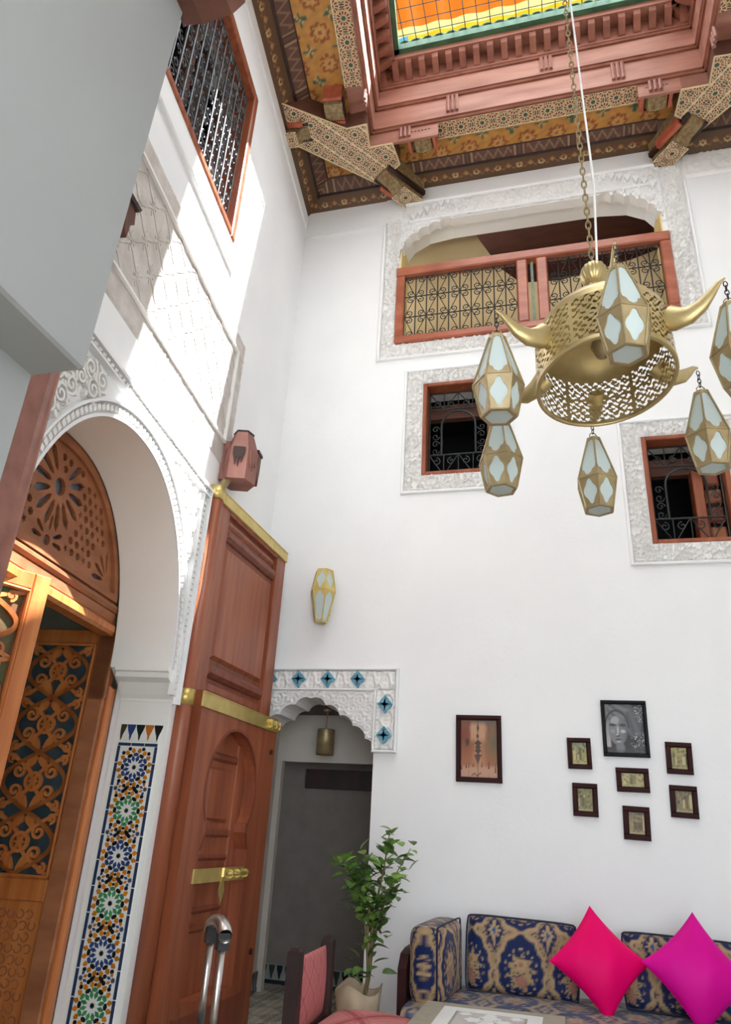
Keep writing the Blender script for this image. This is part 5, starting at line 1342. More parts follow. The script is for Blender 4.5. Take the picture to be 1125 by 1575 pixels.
# wall sconce: the same hexagonal cage upside down
sx = at(499, 925, 6.38)
sn = thing('wall_sconce', 'small gilt hexagonal glass sconce on the white wall by the tall door', 'sconce', (-2.17, 6.37, 3.27))
def fl(fn): return lambda wb_, wt_, h: [(x, h - y) for x, y in fn(wt_, wb_, h)][::-1]
_old = M_OLDBR; M_OLDBR = M_BRASS
build_lantern(sn, [(0.060, 0.0), (0.125, 0.305), (0.085, 0.52)], [fl(hole_up), hole_low])
M_OLDBR = _old
MB().box(-0.05, 0.05, 0.09, 0.13, 0.1, 0.45).build('wall_plate', M_BRASS, sn, local=True)

# ================================================================ pictures on the back wall
def picture(name, label, x0, x1, z0, z1, fw_, mt, art, res, rot=0.0, mat_w=0.0, group=None):
    cx, cz = (x0 + x1) / 2, (z0 + z1) / 2; w, h = x1 - x0, z1 - z0
    c, s = math.cos(rot), math.sin(rot)
    fr = Frame((cx, D - 0.008, cz), (c, 0, s), (-s, -0.03, c), (0, -1, -0.03))
    root = thing(name, label, 'picture', (cx, D, z0), group)
    for a, b_, c_, d_ in ((-w / 2, w / 2, h / 2 - fw_, h / 2), (-w / 2, w / 2, -h / 2, -h / 2 + fw_), (-w / 2, -w / 2 + fw_, -h / 2 + fw_, h / 2 - fw_), (w / 2 - fw_, w / 2, -h / 2 + fw_, h / 2 - fw_)):
        MB(fr).box(a, b_, c_, d_, 0.0, 0.028, 0.005).build('frame_side', mt, root)
    MB(fr).box(-w / 2 + fw_ * 0.5, w / 2 - fw_ * 0.5, -h / 2 + fw_ * 0.5, h / 2 - fw_ * 0.5, 0.0, 0.009).build('backing', M_BLACKF, root)
    x_0, y_0, ww, hh = -w / 2 + fw_, -h / 2 + fw_, w - 2 * fw_, h - 2 * fw_
    relief('print', M_PRINT, fr, x_0, x_0 + ww, y_0, y_0 + hh, res, lambda X, Y: np.ones(X.shape), 0.010, 0.0, parent=root, colfunc=lambda X, Y, H: art((X - x_0) / ww, (Y - y_0) / hh))
    return root
def blend(o, m_, c, k=1.0):
    m_ = np.clip(m_, 0, 1)[..., None] * k; o[:] = o * (1 - m_) + np.array(c) * m_
def soft(d, e=0.02): return np.clip(0.5 - d / e, 0, 1)
def vnoise(x, y, f, seed=0):
    r = np.random.RandomState(seed); v = 0
    for i in range(5):
        a = r.rand() * 6.28; v = v + np.sin(f * (1 + i * 0.7) * (x * math.cos(a) + y * math.sin(a)) + r.rand() * 6.28)
    return v / 5
def art_orange(x, y):
    o = np.zeros(x.shape + (3,)); o[:] = L(158, 98, 62)
    blend(o, np.clip((y - 0.72) * 4, 0, 1), L(104, 86, 76)); blend(o, soft(np.hypot((x - 0.1) * 1.2, y - 0.75) - 0.28, 0.4), L(126, 62, 40)); blend(o, soft(np.hypot(x - 0.95, y - 0.6) - 0.25, 0.4), L(104, 92, 62))
    blend(o, soft(np.abs(x - 0.48) - (0.20 - 0.04 * vnoise(x, y, 20)), 0.08) * soft(np.abs(y - 0.78) - 0.15, 0.1), L(190, 146, 112))
    blend(o, soft(np.abs(x - 0.5) - 0.18 * (1 - y), 0.2) * soft(np.abs(y - 0.45) - 0.25, 0.2), L(186, 132, 96))
    blend(o, soft(y - 0.2 - 0.02 * vnoise(x, y, 15), 0.06), L(186, 142, 116))
    dk = L(66, 48, 40)
    blend(o, soft(np.abs(x - 0.48) - 0.035 * np.clip(1 - np.abs(y - 0.85) / 0.09, 0, 1), 0.02), dk); blend(o, soft(np.abs(x - 0.47) - 0.04 * np.clip(1 - np.abs(y - 0.71) / 0.06, 0, 1), 0.02), dk)
    for yc, w_ in ((0.59, 0.10), (0.52, 0.08), (0.46, 0.09)): blend(o, soft(np.abs(x - 0.48) - w_ * np.clip(1 - np.abs(y - yc) / 0.06, 0, 1), 0.02), dk)
    blend(o, soft(np.abs(x - 0.48) - 0.12 * np.clip(1 - np.abs(y - 0.38) / 0.03, 0, 1), 0.02), dk); blend(o, soft(np.abs(x - 0.47) - 0.09 * np.clip((y - 0.22) / 0.16, 0, 1) * (y < 0.38), 0.02), L(84, 62, 50))
    blend(o, soft(np.hypot((x - 0.19), (y - 0.60) * 0.9) - 0.055 - 0.02 * vnoise(x, y, 40), 0.04), L(56, 44, 36))
    for xc, y0, y1, w_ in ((0.03, 0.13, 0.24, 0.03), (0.16, 0.16, 0.28, 0.022), (0.23, 0.17, 0.27, 0.018), (0.35, 0.18, 0.26, 0.022), (0.58, 0.18, 0.28, 0.022), (0.76, 0.16, 0.34, 0.024), (0.93, 0.10, 0.30, 0.022)):
        blend(o, soft(np.abs(x - xc - 0.02 * (y - y0)) - w_ * np.clip(1 - (y - y0) / (y1 - y0), 0, 1) * (y > y0), 0.012), L(96, 58, 30))
    k = np.abs(y - 0.055 - 0.02 * np.sin(x * 38) - 0.05 * (x - 0.4)); blend(o, soft(k - 0.010, 0.012) * soft(np.abs(x - 0.43) - 0.13, 0.02), L(60, 44, 40))
    return o
def art_portrait(x, y):
    o = np.zeros(x.shape + (3,)); o[:] = L(44, 46, 46)
    G = lambda v: L(v, v, v + 2)
    blend(o, soft(np.abs(x - 0.05) - 0.07, 0.05) * np.clip(0.4 + (0.75 - y), 0.4, 1) * (y > 0.12), L(178, 172, 168))
    tb = soft(np.hypot((x - 0.42) / 0.52, (y - 0.80) / 0.34) - 0.72, 0.15)                 # turban
    fold = 0.5 + 0.5 * np.sin(38 * (y + 0.55 * x) + 2.5 * np.sin(5 * x)); 
    for ch_ in (0, 1): pass
    blend(o, tb, G(86)); blend(o, tb * fold, G(128), 0.7)
    blend(o, soft(np.hypot((x - 0.72) / 0.26, (y - 0.62) / 0.36) - 0.8, 0.2), G(96)); blend(o, soft(np.hypot((x - 0.72) / 0.26, (y - 0.62) / 0.36) - 0.8, 0.2) * (0.5 + 0.5 * np.sin(30 * (x + 0.4 * y))), G(62), 0.6)
    fc = soft(np.hypot((x - 0.32) / 0.25, (y - 0.46) / 0.31) - 0.95, 0.08)                  # face
    blend(o, fc, G(118)); blend(o, fc * np.clip((x - 0.34) * 4, 0, 1), G(88))
    blend(o, soft(np.hypot((x - 0.25) / 0.14, (y - 0.66) / 0.10) - 0.8, 0.3) * fc, G(156))
    blend(o, soft(np.hypot((x - 0.36) / 0.14, (y - 0.10) / 0.16) - 0.8, 0.3), G(112))
    for ex in (0.19, 0.45):
        blend(o, soft(np.hypot((x - ex) / 0.11, (y - 0.565) / 0.035) - 0.8, 0.3), G(48)); blend(o, soft(np.hypot((x - ex) / 0.09, (y - 0.44) / 0.05) - 0.7, 0.5), G(176 if ex > 0.3 else 140))
    blend(o, soft(np.hypot((x - 0.32) / 0.025, (y - 0.46) / 0.10) - 0.8, 0.5), G(186)); blend(o, soft(np.hypot((x - 0.31) / 0.075, (y - 0.35) / 0.03) - 0.8, 0.4), G(64)); blend(o, soft(np.hypot((x - 0.29) / 0.05, (y - 0.37) / 0.02) - 0.8, 0.4), G(172))
    blend(o, soft(np.hypot((x - 0.32) / 0.09, (y - 0.275) / 0.022) - 0.8, 0.4), G(58)); blend(o, soft(np.hypot((x - 0.33) / 0.07, (y - 0.235) / 0.022) - 0.8, 0.4), G(170))
    blend(o, soft(np.abs(np.hypot((x - 0.30) / 0.30, (y - 0.50) / 0.36) - 1) - 0.06, 0.06) * (y > 0.5), G(52))
    v = np.abs(vnoise(x, y, 26, 4)); lace = soft(v - 0.06, 0.08) * (soft(np.hypot((x - 0.86) / 0.26, (y - 0.22) / 0.24) - 0.9, 0.2) + soft(np.hypot((x - 0.9) / 0.16, (y - 0.82) / 0.22) - 0.9, 0.2)); blend(o, lace, G(186))
    for hx, hy in ((0.74, 0.24), (0.80, 0.11), (0.95, 0.22), (0.94, 0.08)): blend(o, soft(np.hypot(x - hx, y - hy) - 0.03, 0.015), G(14))
    blend(o, soft(y - 0.05 - 0.2 * np.abs(x - 0.35), 0.1), G(60), 0.8)
    return o
def art_view(seed, top, mid, dark):
    def f(x, y):
        o = np.zeros(x.shape + (3,)); o[:] = L(*mid); r = np.random.RandomState(seed)
        blend(o, np.clip((y - 0.5) * 2.4, 0, 1), L(*top)); blend(o, np.clip(vnoise(x, y, 9, seed) * 1.6, 0, 1), L(*dark), 0.75); blend(o, np.clip(vnoise(x, y, 17, seed + 1) * 1.4, 0, 1), L(198, 184, 140), 0.5); o *= 0.8
        for i in range(4):
            xc, w_, h_ = r.rand(), 0.05 + 0.1 * r.rand(), 0.25 + 0.45 * r.rand(); blend(o, soft(np.abs(x - xc) - w_, 0.05) * soft(np.abs(y - 0.2 - h_ / 2) - h_ / 2, 0.06), L(*(dark if i % 2 else (206, 188, 136))), 0.7)
        blend(o, soft(y - 0.10, 0.06), L(196, 182, 140), 0.6)
        return o
    return f
picture('framed_painting', 'orange abstract painting in a dark wooden frame, apart on the left', -0.88, -0.49, 1.89, 2.44, 0.035, M_FRAME, art_orange, 0.006, -0.004)
picture('framed_portrait', 'grey portrait of a turbaned woman in a black frame, topmost of the group', 0.34, 0.70, 2.13, 2.58, 0.026, M_BLACKF, art_portrait, 0.005, -0.01)
gp_ = 'small vintage views in dark frames'
picture('framed_photo', 'small green vintage street view, left of the portrait', 0.05, 0.24, 2.025, 2.27, 0.033, M_FRAME, art_view(1, (150, 150, 118), (176, 168, 92), (50, 56, 46)), 0.005, 0.0, 0, gp_)
picture('framed_photo', 'small framed garden view, lowest of the left column', 0.07, 0.265, 1.665, 1.915, 0.036, M_FRAME, art_view(2, (140, 134, 84), (150, 140, 88), (62, 62, 46)), 0.005, -0.02, 0, gp_)
picture('framed_photo', 'small landscape-format vintage view directly under the portrait', 0.42, 0.67, 1.862, 2.045, 0.036, M_FRAME, art_view(3, (214, 204, 150), (190, 178, 120), (90, 84, 58)), 0.005, -0.01, 0, gp_)
picture('framed_photo', 'small framed alley view, lowest of the whole picture group', 0.445, 0.645, 1.512, 1.757, 0.038, M_FRAME, art_view(4, (120, 106, 84), (166, 146, 104), (66, 58, 46)), 0.005, -0.03, 0, gp_)
picture('framed_photo', 'small framed minaret view, upper one on the right of the portrait', 0.815, 1.012, 2.01, 2.253, 0.036, M_FRAME, art_view(5, (206, 190, 120), (150, 140, 84), (44, 42, 34)), 0.005, -0.03, 0, gp_)
picture('framed_photo', 'small framed courtyard view, lower one on the right', 0.81, 1.012, 1.688, 1.925, 0.036, M_FRAME, art_view(6, (128, 118, 86), (144, 130, 92), (82, 74, 54)), 0.005, -0.035, 0, gp_)

# ================================================================ sofa, cushions, table
NAVY, BEIGE, ROSE_, LBL = np.array(L(18, 34, 80)), np.array(L(168, 142, 106)), np.array(L(160, 108, 92)), np.array(L(40, 86, 140))
def damask(x, y, pw=0.385, ph=0.47):
    o = np.zeros(x.shape + (3,)); o[:] = BEIGE * 0.9
    v = vnoise(x, y, 46, 3); blend(o, soft(np.abs(v) - 0.10, 0.10), NAVY, 0.9); blend(o, np.clip(vnoise(x, y, 24, 8) * 1.5, 0, 1), ROSE_, 0.35)
    for (sx, sy, big) in ((0, 0, True), (0.5, 0.5, False)):
        dx = x / pw + sx; dy = y / ph + sy; dx = (dx - np.round(dx)) * pw; dy = (dy - np.round(dy)) * ph
        t = np.arctan2(dy, dx)
        if big:
            wd = 0.150 - 0.10 * np.clip(dy, 0, None); e = np.hypot(dx / wd, dy / 0.205)
            blend(o, soft(np.abs(e - 1.16 - 0.05 * np.cos(12 * t)) - 0.07, 0.06), BEIGE * 1.1)
            blend(o, soft(e - 1.06 - 0.04 * np.cos(12 * t), 0.05), NAVY)
            k = np.hypot(dx / 0.100, (dy + 0.02) / 0.130); lob = 0.86 + 0.17 * np.cos(9 * t)
            blend(o, soft(np.abs(k - 1.16) - 0.05, 0.05) * (np.cos(16 * t) > 0.1), BEIGE * 1.25)
            blend(o, soft(k - lob, 0.06), BEIGE); blend(o, soft(k - lob, 0.06) * soft(np.abs(vnoise(x, y, 70, 5)) - 0.10, 0.08), NAVY * 0.6, 0.9)
            blend(o, soft(np.hypot(dx / 0.045, (dy - 0.035) / 0.045) - 0.9 - 0.15 * np.cos(6 * t), 0.1), BEIGE * 1.15); blend(o, soft(np.hypot(dx, dy - 0.035) - 0.016, 0.01), ROSE_)
            blend(o, soft(np.hypot(dx / 0.05, (dy + 0.07) / 0.045) - 0.9 - 0.2 * np.cos(5 * t), 0.1), ROSE_, 0.8)
        else:
            e = np.abs(dx) / 0.055 + np.abs(dy) / 0.11; blend(o, soft(e - 1.25, 0.15), NAVY); blend(o, soft(e - 0.75 - 0.2 * np.cos(8 * t), 0.15), BEIGE * 1.1); blend(o, soft(e - 0.28, 0.1), LBL)
    return o
def cushion(name, label, cat, loc, w, h, t, rx, rz, mt, ry=0.0, tint=1.0, ox=0.0, oy=0.0, pillow=False, group=None):
    root = thing(name, label, cat, loc, group)
    root.rotation_euler = (rx, ry, rz)
    nu, nv = 74, 56
    if pillow: nu = nv = 40
    u = np.linspace(-1, 1, nu); v = np.linspace(-1, 1, nv)
    if not pillow: u = np.sin(u * PI / 2) * 0.6 + u * 0.4; v = np.sin(v * PI / 2) * 0.6 + v * 0.4
    Uu, Vv = np.meshgrid(u, v)
    for s in (1, -1):
        if pillow:
            X = w / 2 * Uu * (1 - 0.10 * (1 - Vv ** 2)); Z = h / 2 * Vv * (1 - 0.10 * (1 - Uu ** 2))
            T_ = t / 2 * np.clip((1 - Uu ** 2) * (1 - Vv ** 2), 0, 1) ** 0.55 + 0.010 * np.sin(5 * Uu + 3 * Vv) * (1 - Uu ** 2) * (1 - Vv ** 2)
        else:
            X = w / 2 * Uu * (1 - 0.03 * Vv ** 4 * 1.0); Z = h / 2 * Vv * (1 - 0.035 * Uu ** 6)
            T_ = t / 2 * np.clip((1 - Uu ** 8) * (1 - Vv ** 8), 0, 1) ** 0.4 + 0.012 * np.cos(2.2 * Uu) * np.cos(2 * Vv)
            T_ = np.where((np.abs(Uu) > 0.999) | (np.abs(Vv) > 0.999), 0, T_)
        P = np.stack([X, -s * T_, Z], -1).reshape(-1, 3)
        idx = np.arange(nu * nv).reshape(nv, nu)
        F = np.stack([idx[:-1, :-1].ravel(), idx[:-1, 1:].ravel(), idx[1:, 1:].ravel(), idx[1:, :-1].ravel()], 1)
        if s < 0: F = F[:, ::-1]
        me = bpy.data.meshes.new(name); me.from_pydata(P.tolist(), [], F.tolist()); me.polygons.foreach_set('use_smooth', [True] * len(F))
        if not pillow:
            edge_ = np.clip(t / 2 - T_, 0, None); Xe = X + np.sign(Uu) * edge_ * (np.abs(Uu) > np.abs(Vv)); Ze = Z + np.sign(Vv) * edge_ * (np.abs(Vv) >= np.abs(Uu))
            C = damask(Xe + ox, Ze + oy).reshape(-1, 3) * tint
            atr = me.color_attributes.new('Col', 'FLOAT_COLOR', 'POINT'); atr.data.foreach_set('color', np.concatenate([C, np.ones((len(C), 1))], 1).astype(np.float32).ravel())
        me.materials.append(mt); me.update()
        link('front' if s > 0 else 'back', me, root)
    if not pillow:
        pth = [(w / 2 * a * (1 - 0.03 * b ** 4), -t * 0.36, h / 2 * b * (1 - 0.035 * a ** 6)) for a, b in [(x, 1) for x in np.linspace(-0.97, 0.97, 20)] + [(1, y) for y in np.linspace(0.97, -0.97, 16)] + [(x, -1) for x in np.linspace(0.97, -0.97, 20)] + [(-1, y) for y in np.linspace(-0.97, 0.97, 16)]]
        MB().tube(pth, 0.007, 5, True).build('piping', mat('navy_piping', L(22, 30, 58), L(30, 40, 70), 0.6), root, local=True)
    return root
sf = thing('sofa', 'long low wooden sofa base with blue brocade mattress along the back wall', 'sofa', (0.6, 5.9, 0))
MB().box(-1.10, 2.35, 5.38, 6.46, 0.10, 0.26).build('base', M_DARKW, sf)
m = MB(Frame((-1.16, 0, 0), (0, 1, 0), (0, 0, 1), (1, 0, 0))); m.prism([(5.62, 0.0), (6.46, 0.0), (6.46, 0.72), (5.85, 0.72), (5.70, 0.70), (5.62, 0.62)], 0, 0.06); m.build('arm', M_FRAME, sf)
for x in (-1.0, 0.6, 2.2):
    for y in (5.45, 6.4): MB().box(x - 0.04, x + 0.04, y - 0.04, y + 0.04, 0, 0.10).build('leg', M_DARKW, sf)
def mattress(x0, x1, y0, y1, z0, z1):
    nx, ny = 170, 60; X, Y = np.meshgrid(np.linspace(x0, x1, nx), np.linspace(y0 - 0.2, y1, ny))
    Yc = np.maximum(Y, y0); Z = z1 - np.clip(y0 - Y, 0, None) + 0.02 * np.sin((X - x0) * 2.1) * np.sin((Yc - y0) * 2.8) - 0.03 * np.clip(1 - (Yc - y0) / 0.08, 0, 1) ** 2
    Yc = np.where(Y < y0, y0 - 0.01, Yc)
    P = np.stack([X, Yc, Z], -1).reshape(-1, 3); idx = np.arange(nx * ny).reshape(ny, nx)
    F = np.stack([idx[:-1, :-1].ravel(), idx[:-1, 1:].ravel(), idx[1:, 1:].ravel(), idx[1:, :-1].ravel()], 1)
    me = bpy.data.meshes.new('mattress'); me.from_pydata((P - WL[sf.name]).tolist(), [], F.tolist()); C = damask(X, Y * 1.0, 0.40, 0.40).reshape(-1, 3)
    C = C * 0.85 + np.array(L(120, 140, 170)) * 0.15
    atr = me.color_attributes.new('Col', 'FLOAT_COLOR', 'POINT'); atr.data.foreach_set('color', np.concatenate([C, np.ones((len(C), 1))], 1).astype(np.float32).ravel())
    me.polygons.foreach_set('use_smooth', [True] * len(F)); me.materials.append(M_BROCADE); me.update(); link('mattress', me, sf)
mattress(-1.09, 2.35, 5.40, 6.44, 0.26, 0.43)
gB = 'blue brocade back cushions'
cushion('back_cushion', 'whole blue and gold brocade back cushion left of the fuchsia pillow', 'cushion', (-0.365, 6.28, 0.675), 0.80, 0.49, 0.20, -0.10, 0.0, M_BROCADE, 0.02, 1.0, 0.0, 0.08, group=gB)
cushion('back_cushion', 'blue brocade back cushion between the two bright pillows', 'cushion', (0.74, 6.29, 0.655), 0.80, 0.47, 0.20, -0.10, 0.0, M_BROCADE, 0.02, 0.95, 0.0, 0.08, group=gB)
cushion('back_cushion', 'blue brocade back cushion behind the magenta pillow at the right edge', 'cushion', (1.58, 6.29, 0.665), 0.80, 0.48, 0.20, -0.10, 0.0, M_BROCADE, 0.02, 0.9, 0.0, 0.08, group=gB)
cushion('bolster_cushion', 'blue floral end cushion leaning on the sofa arm', 'cushion', (-0.945, 5.95, 0.655), 0.64, 0.48, 0.26, 0.0, PI / 2 - 0.12, M_BROCADE, -0.03, 1.05, 0.13, 0.0)
cushion('throw_pillow', 'fuchsia satin pillow standing on its corner between brocade cushions', 'pillow', (0.175, 5.98, 0.725), 0.50, 0.48, 0.20, -0.30, 0.04, M_PINK1, 0.72, pillow=True)
cushion('throw_pillow', 'magenta satin pillow standing on its corner at the right edge', 'pillow', (0.80, 5.98, 0.72), 0.52, 0.50, 0.20, -0.30, -0.1, M_PINK2, 0.86, pillow=True)
tb_ = thing('coffee_table', 'low table with a grey rim and white inlaid top at the bottom edge', 'table', (-0.46, 4.7, 0))
M_TOP = mat('grey_green_stone', L(146, 138, 118), L(160, 152, 132), 0.45, scale=(20, 20, 20)); M_INL = mat('white_inlay', L(224, 224, 220), L(232, 232, 228), 0.35)
MB().box(-0.86, -0.06, 4.28, 5.09, 0.51, 0.55).build('top', M_TOP, tb_)
m = MB(); m.prism(rect(-0.74, -0.18, 4.40, 4.98), 0.55, 0.554, [rect(-0.66, -0.26, 4.48, 4.90)[::-1]]); m.build('inlay_border', M_INL, tb_)
m = MB(); m.prism(rect(-0.645, -0.275, 4.495, 4.885), 0.55, 0.5525); m.build('inlay_ground', mat('mauve_inlay', L(178, 170, 168), L(190, 182, 178), 0.4), tb_)
for (x, y, r_) in ((-0.46, 4.78, 0.05), (-0.38, 4.70, 0.045), (-0.54, 4.70, 0.045), (-0.46, 4.62, 0.05), (-0.60, 4.83, 0.03), (-0.32, 4.83, 0.03), (-0.46, 4.70, 0.03), (-0.46, 4.85, 0.028)):
    MB().prism(lobed(x, y, r_, r_, 6, 0.25, 0, 18), 0.5525, 0.556).build('inlay_flower', M_INL, tb_)
for x in (-0.80, -0.12):
    for y in (4.34, 5.03): MB().box(x - 0.03, x + 0.03, y - 0.03, y + 0.03, 0, 0.51).build('leg', M_DARKW, tb_)

# ================================================================ chair
chr_ = thing('low_chair', 'low dark wooden chair with pink woven back and seat', 'chair', (-1.25, 4.87, 0))
PN, PF = np.array((-1.52, 4.50)), np.array((-1.54, 5.20))
for i, (p_, hh) in enumerate(((PN, 0.815), (PF, 0.80))):
    x, y = p_; m = MB(); m.box(x - 0.038, x + 0.038, y - 0.038, y + 0.038, 0, hh); m.build('post', M_DARKW, chr_)
    m = MB(); m.add([(x - 0.03, y - 0.03, hh), (x + 0.03, y - 0.03, hh), (x + 0.03, y + 0.03, hh), (x - 0.03, y + 0.03, hh), (x - 0.024, y - 0.024, hh + 0.02), (x + 0.024, y - 0.024, hh + 0.02), (x + 0.024, y + 0.024, hh + 0.02), (x - 0.024, y + 0.024, hh + 0.02), (x, y, hh + 0.028)], [(0, 1, 5, 4), (1, 2, 6, 5), (2, 3, 7, 6), (3, 0, 4, 7), (4, 5, 8), (5, 6, 8), (6, 7, 8), (7, 4, 8)]); m.build('finial', M_DARKW, chr_)
for x, y in ((-1.03, 4.50), (-1.03, 5.24)): MB().box(x - 0.03, x + 0.03, y - 0.03, y + 0.03, 0, 0.37).build('leg', M_DARKW, chr_)
PK = np.array(L(184, 92, 92)); PK2 = np.array(L(212, 140, 136)); PK3 = np.array(L(146, 58, 62))
def weave(S, T, H):
    o = np.zeros(S.shape + (3,)); o[:] = PK
    blend(o, 0.5 + 0.5 * np.sin(S * 260) * np.sin(T * 230), PK2, 0.5)
    d = np.abs(((S + T) / 0.16) % 1 - 0.5); d2 = np.abs(((S - T) / 0.16) % 1 - 0.5)
    blend(o, soft(np.minimum(d, d2) - 0.05, 0.05), PK3, 0.6); blend(o, soft(np.abs(np.minimum(d, d2) - 0.12) - 0.03, 0.04), PK2, 0.6)
    return o
def weave_seat(S, T, H):
    o = np.zeros(S.shape + (3,)); o[:] = PK2 * 0.95
    blend(o, soft(np.abs((T / 0.028) % 1 - 0.5) - 0.22, 0.1), PK, 0.8)
    sx_, ty_ = S / S.max(), T / T.max()
    blend(o, soft(np.abs(sx_ - ty_) - 0.05, 0.02), PK3, 0.75); blend(o, soft(np.abs(sx_ + ty_ - 1) - 0.05, 0.02), PK3, 0.75); blend(o, soft(np.minimum(np.abs(np.abs(sx_ - ty_) - 0.10), np.abs(np.abs(sx_ + ty_ - 1) - 0.10)) - 0.015, 0.01), PK, 0.9)
    return o
def bump_(S, T): return np.sin(np.clip(S / S.max(), 0, 1) * PI) ** 0.4 * np.sin(np.clip(T / T.max(), 0, 1) * PI) ** 0.4
bf = sub('back_pad', chr_, (-1.53, 4.85, 0.4))
for s in (1, -1):
    a = np.array((-1.525 + 0.0 * s, 4.54, 0.40)); b = np.array((-1.545, 5.165, 0.40)); up_ = np.array((-0.0, 0, 0.375))
    if s > 0: patch('pad_face', M_PINKW, a, b, b + up_, a + up_, 0.012, weave, bump_, 0.05, bf)
    else: patch('pad_face', M_PINKW, b, a, a + up_, b + up_, 0.012, weave, bump_, 0.05, bf)
st_ = sub('seat_pad', chr_, (-1.25, 4.87, 0.36))
patch('seat_face', M_PINKW, (-1.47, 4.44, 0.40), (-0.99, 4.44, 0.40), (-0.99, 5.31, 0.40), (-1.47, 5.31, 0.40), 0.011, weave_seat, bump_, 0.06, st_)
m = MB(); m.col = tuple(PK); m.box(-1.47, -0.99, 4.44, 5.31, 0.35, 0.402); m.build('seat_side', M_PINKW, st_)
for a_ in ((-1.50, -1.00, 4.48, 4.52), (-1.50, -1.00, 5.22, 5.26), (-1.05, -1.01, 4.5, 5.24), (-1.54, -1.50, 4.5, 5.2)): MB().box(*a_, 0.30, 0.355).build('apron', M_DARKW, chr_)
for z in (0.33, 0.38): MB().box(-1.555, -1.505, 4.53, 5.17, z, z + 0.03).build('back_rail', M_DARKW, chr_)

# ================================================================ potted shrub
PY = 5.78
base = at(568, 1546, PY)
pl = thing('potted_shrub', 'leafy green potted shrub with several upright stems beside the passage', 'plant', (base[0] - 0.03, PY, 0))
px_, pz_ = base[0] - 0.08, 0.0
pot = MB(Frame((px_, PY + 0.02, 0), (1, 0, 0), (0, 1, 0), (0, 0, 1))); V = []
for (r_, z, wv) in ((0.11, 0.0, 0), (0.125, 0.15, 0.05), (0.145, 0.32, 0.10), (0.165, 0.46, 0.22), (0.15, 0.44, 0.2), (0.13, 0.36, 0.1)):
    row = [(r_ * (1 + 0.06 * math.sin(5 * t + z * 9)) * math.cos(t), r_ * (1 + 0.06 * math.sin(5 * t + z * 9)) * math.sin(t), z + wv * 0.14 * math.sin(3 * t + 1)) for t in np.linspace(0, 2 * PI, 29)[:-1]]
    V.append(row + [row[0]])
pot.grid(V); pot.build('paper_wrapped_pot', M_PAPER, pl, True)
MB(Frame((px_, PY + 0.02, 0), (1, 0, 0), (0, 1, 0), (0, 0, 1))).prism(reg(0, 0, 0.128, 20), 0.02, 0.35).build('soil', M_SOIL, pl)
rs = random.Random(11)
def stem(pts, r0, r1, dy):
    P = [np.array((px_ + 0.02, PY + 0.02, 0.33))] + [at(x, y, PY + d_) for (x, y), d_ in zip(pts, dy)]
    P = np.array(P); t = np.linspace(0, 1, len(P)); tt = np.linspace(0, 1, 24)
    Q = np.stack([np.interp(tt, t, P[:, i]) for i in range(3)], 1)
    for _ in range(2): Q[1:-1] = (Q[:-2] + 2 * Q[1:-1] + Q[2:]) / 4
    MB().tube(Q, np.linspace(r0, r1, len(Q)), 6).build('stem', M_STEM, pl, True)
    return Q
stems = [(stem([(569, 1500), (571, 1440), (581, 1380), (592, 1330), (600, 1278)], 0.016, 0.004, (0, 0, 0.02, 0.03, 0.03)), 76, 0.30),
         (stem([(567, 1500), (563, 1430), (556, 1390), (542, 1355), (528, 1330)], 0.012, 0.003, (0, -0.03, -0.06, -0.10, -0.12)), 68, 0.50),
         (stem([(568, 1505), (574, 1450), (586, 1400), (606, 1350), (632, 1305)], 0.012, 0.003, (0, 0.03, 0.06, 0.08, 0.10)), 42, 0.42),
         (stem([(566, 1500), (566, 1440), (568, 1390), (564, 1350), (560, 1312)], 0.010, 0.003, (0, -0.05, -0.10, -0.10, -0.08)), 60, 0.45),
         (stem([(568, 1500), (575, 1440), (590, 1395), (600, 1372), (612, 1352)], 0.008, 0.003, (0, 0.02, -0.06, -0.10, -0.12)), 34, 0.5)]
def leaf_mesh(name, mt, l=0.096, w=0.056):
    m_ = bpy.data.meshes.new(name)
    ts = np.linspace(0, 1, 7); V = []; F = []
    for i, t in enumerate(ts):
        ww = w * math.sin(PI * t ** 0.85) ** 0.8 if 0 < t < 1 else 0.001; zz = -0.25 * l * t * t
        V += [(l * t, -ww / 2, zz + 0.008 * (ww / w)), (l * t, 0, zz), (l * t, ww / 2, zz + 0.008 * (ww / w))]
        if i: a = 3 * (i - 1); b = 3 * i; F += [(a, b, b + 1, a + 1), (a + 1, b + 1, b + 2, a + 2)]
    m_.from_pydata(V, [], F); m_.polygons.foreach_set('use_smooth', [True] * len(F)); m_.materials.append(mt); m_.update(); return m_
LM = [leaf_mesh('leaf', M_LEAF), leaf_mesh('leaf', M_LEAF2), leaf_mesh('leaf', M_LEAF, 0.10, 0.056)]
def put_leaf(p, yaw, pitch, me):
    o = bpy.data.objects.new('leaf', me); col.objects.link(o); o.parent = pl
    o.location = tuple(p - WL[pl.name]); o.rotation_euler = (rs.uniform(-0.5, 0.5), pitch, yaw); s = rs.uniform(0.85, 1.3); o.scale = (s, s, s)
for Q, nl_, t0 in stems:
    for i in range(nl_):
        t = t0 + (1 - t0) * (i + rs.random()) / nl_; k = t * (len(Q) - 1); a = int(min(k, len(Q) - 2)); p_ = Q[a] + (Q[a + 1] - Q[a]) * (k - a)
        off = np.array((rs.gauss(0, 0.034), rs.gauss(0, 0.035), rs.gauss(0, 0.02)))
        put_leaf(p_ + off, rs.uniform(0, 2 * PI), rs.uniform(-1.1, 0.3), LM[1] if (off[0] < -0.01 and rs.random() < 0.55) or t > 0.93 else LM[rs.choice((0, 0, 2))])
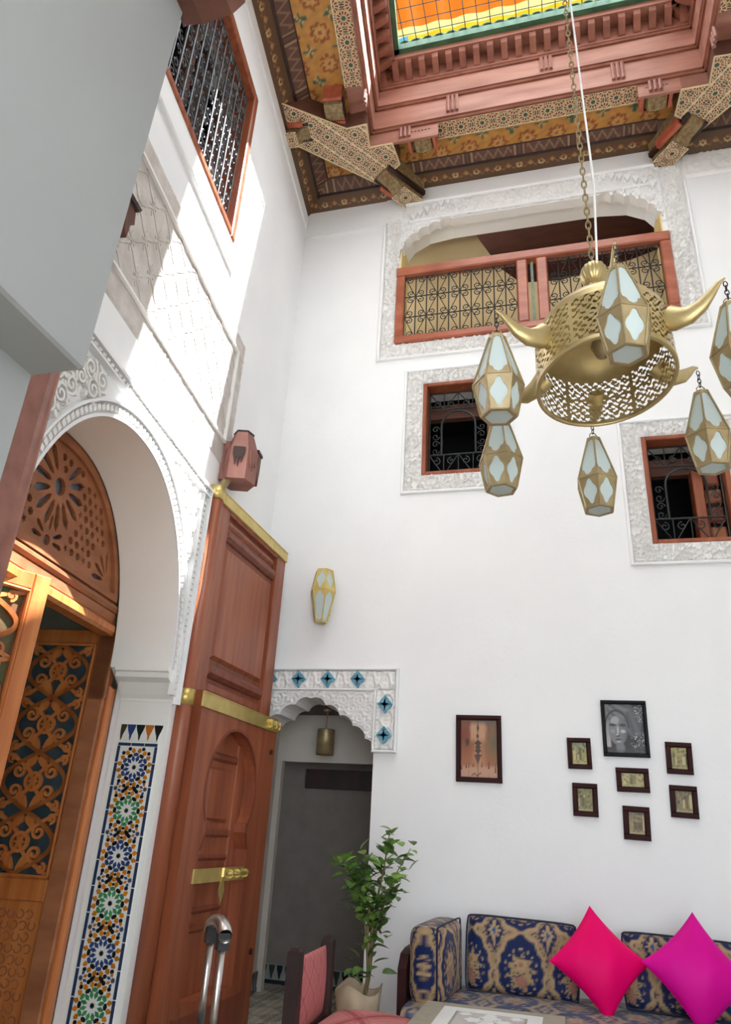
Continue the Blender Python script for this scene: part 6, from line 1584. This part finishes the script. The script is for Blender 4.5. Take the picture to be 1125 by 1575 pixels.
for (x, y) in ((545, 1490), (540, 1500), (552, 1497), (548, 1508), (556, 1488), (582, 1487), (588, 1497), (574, 1482), (590, 1452), (600, 1440), (545, 1480)):
    put_leaf(at(x, y, PY - 0.08), rs.uniform(0, 2 * PI), rs.uniform(-0.6, 0.3), LM[2])

# ================================================================ suitcase with its handle pulled up
g1, g2 = np.array((-1.65, 3.58)), np.array((-1.45, 3.34))
cc_ = (g1 + g2) / 2; dv = (g2 - g1) / np.linalg.norm(g2 - g1)
sc_ = thing('trolley_suitcase', 'silver telescopic handle of a trolley suitcase in front of the tall door', 'suitcase', (cc_[0], cc_[1], 0))
fr = flat((cc_[0], cc_[1], 0), dv)
for s in (-1, 1):
    MB(fr).tube([(s * 0.10, 0, 0.55), (s * 0.10, 0, 1.0)], 0.0165, 12).build('tube', M_CHROME, sc_, True)
    MB(fr).box(s * 0.10 - 0.024, s * 0.10 + 0.024, -0.025, 0.025, 0.95, 1.015).build('end_socket', M_BLACK, sc_)
V = []
for i, t in enumerate(np.linspace(0, 1, 15)):
    x = -0.135 + 0.27 * t; zc = 1.005 + 0.045 * math.sin(PI * t) ** 0.6; row = []
    for a in np.linspace(0, 2 * PI, 13)[:-1]: row.append((x, 0.032 * math.cos(a), zc + 0.027 * math.sin(a)))
    V.append(row + [row[0]])
MB(fr).grid(V).build('grip', M_CHROME, sc_, True)
m = MB(fr); V = []
for z, k in ((0.06, 0.92), (0.10, 1.0), (0.55, 1.0), (0.60, 0.93)):
    row = [(0.20 * k * math.copysign(abs(math.cos(t)) ** 0.35, math.cos(t)), 0.12 * k * math.copysign(abs(math.sin(t)) ** 0.35, math.sin(t)) , z) for t in np.linspace(0, 2 * PI, 33)[:-1]]; V.append(row + [row[0]])
m.grid(V); m.add([(-0.18, -0.1, 0.6), (0.18, -0.1, 0.6), (0.18, 0.1, 0.6), (-0.18, 0.1, 0.6)], [(0, 1, 2, 3)]); m.build('shell', M_BLACK, sc_, True)
for s in (-1, 1):
    for y in (-0.09, 0.09): MB(Frame(fr(s * 0.15, y, 0.03), fr.m[0], (0, 0, 1), fr.m[1])).lathe([(0.0, -0.012), (0.03, -0.012), (0.03, 0.012), (0.0, 0.012)], 14).build('wheel', M_BLACK, sc_)
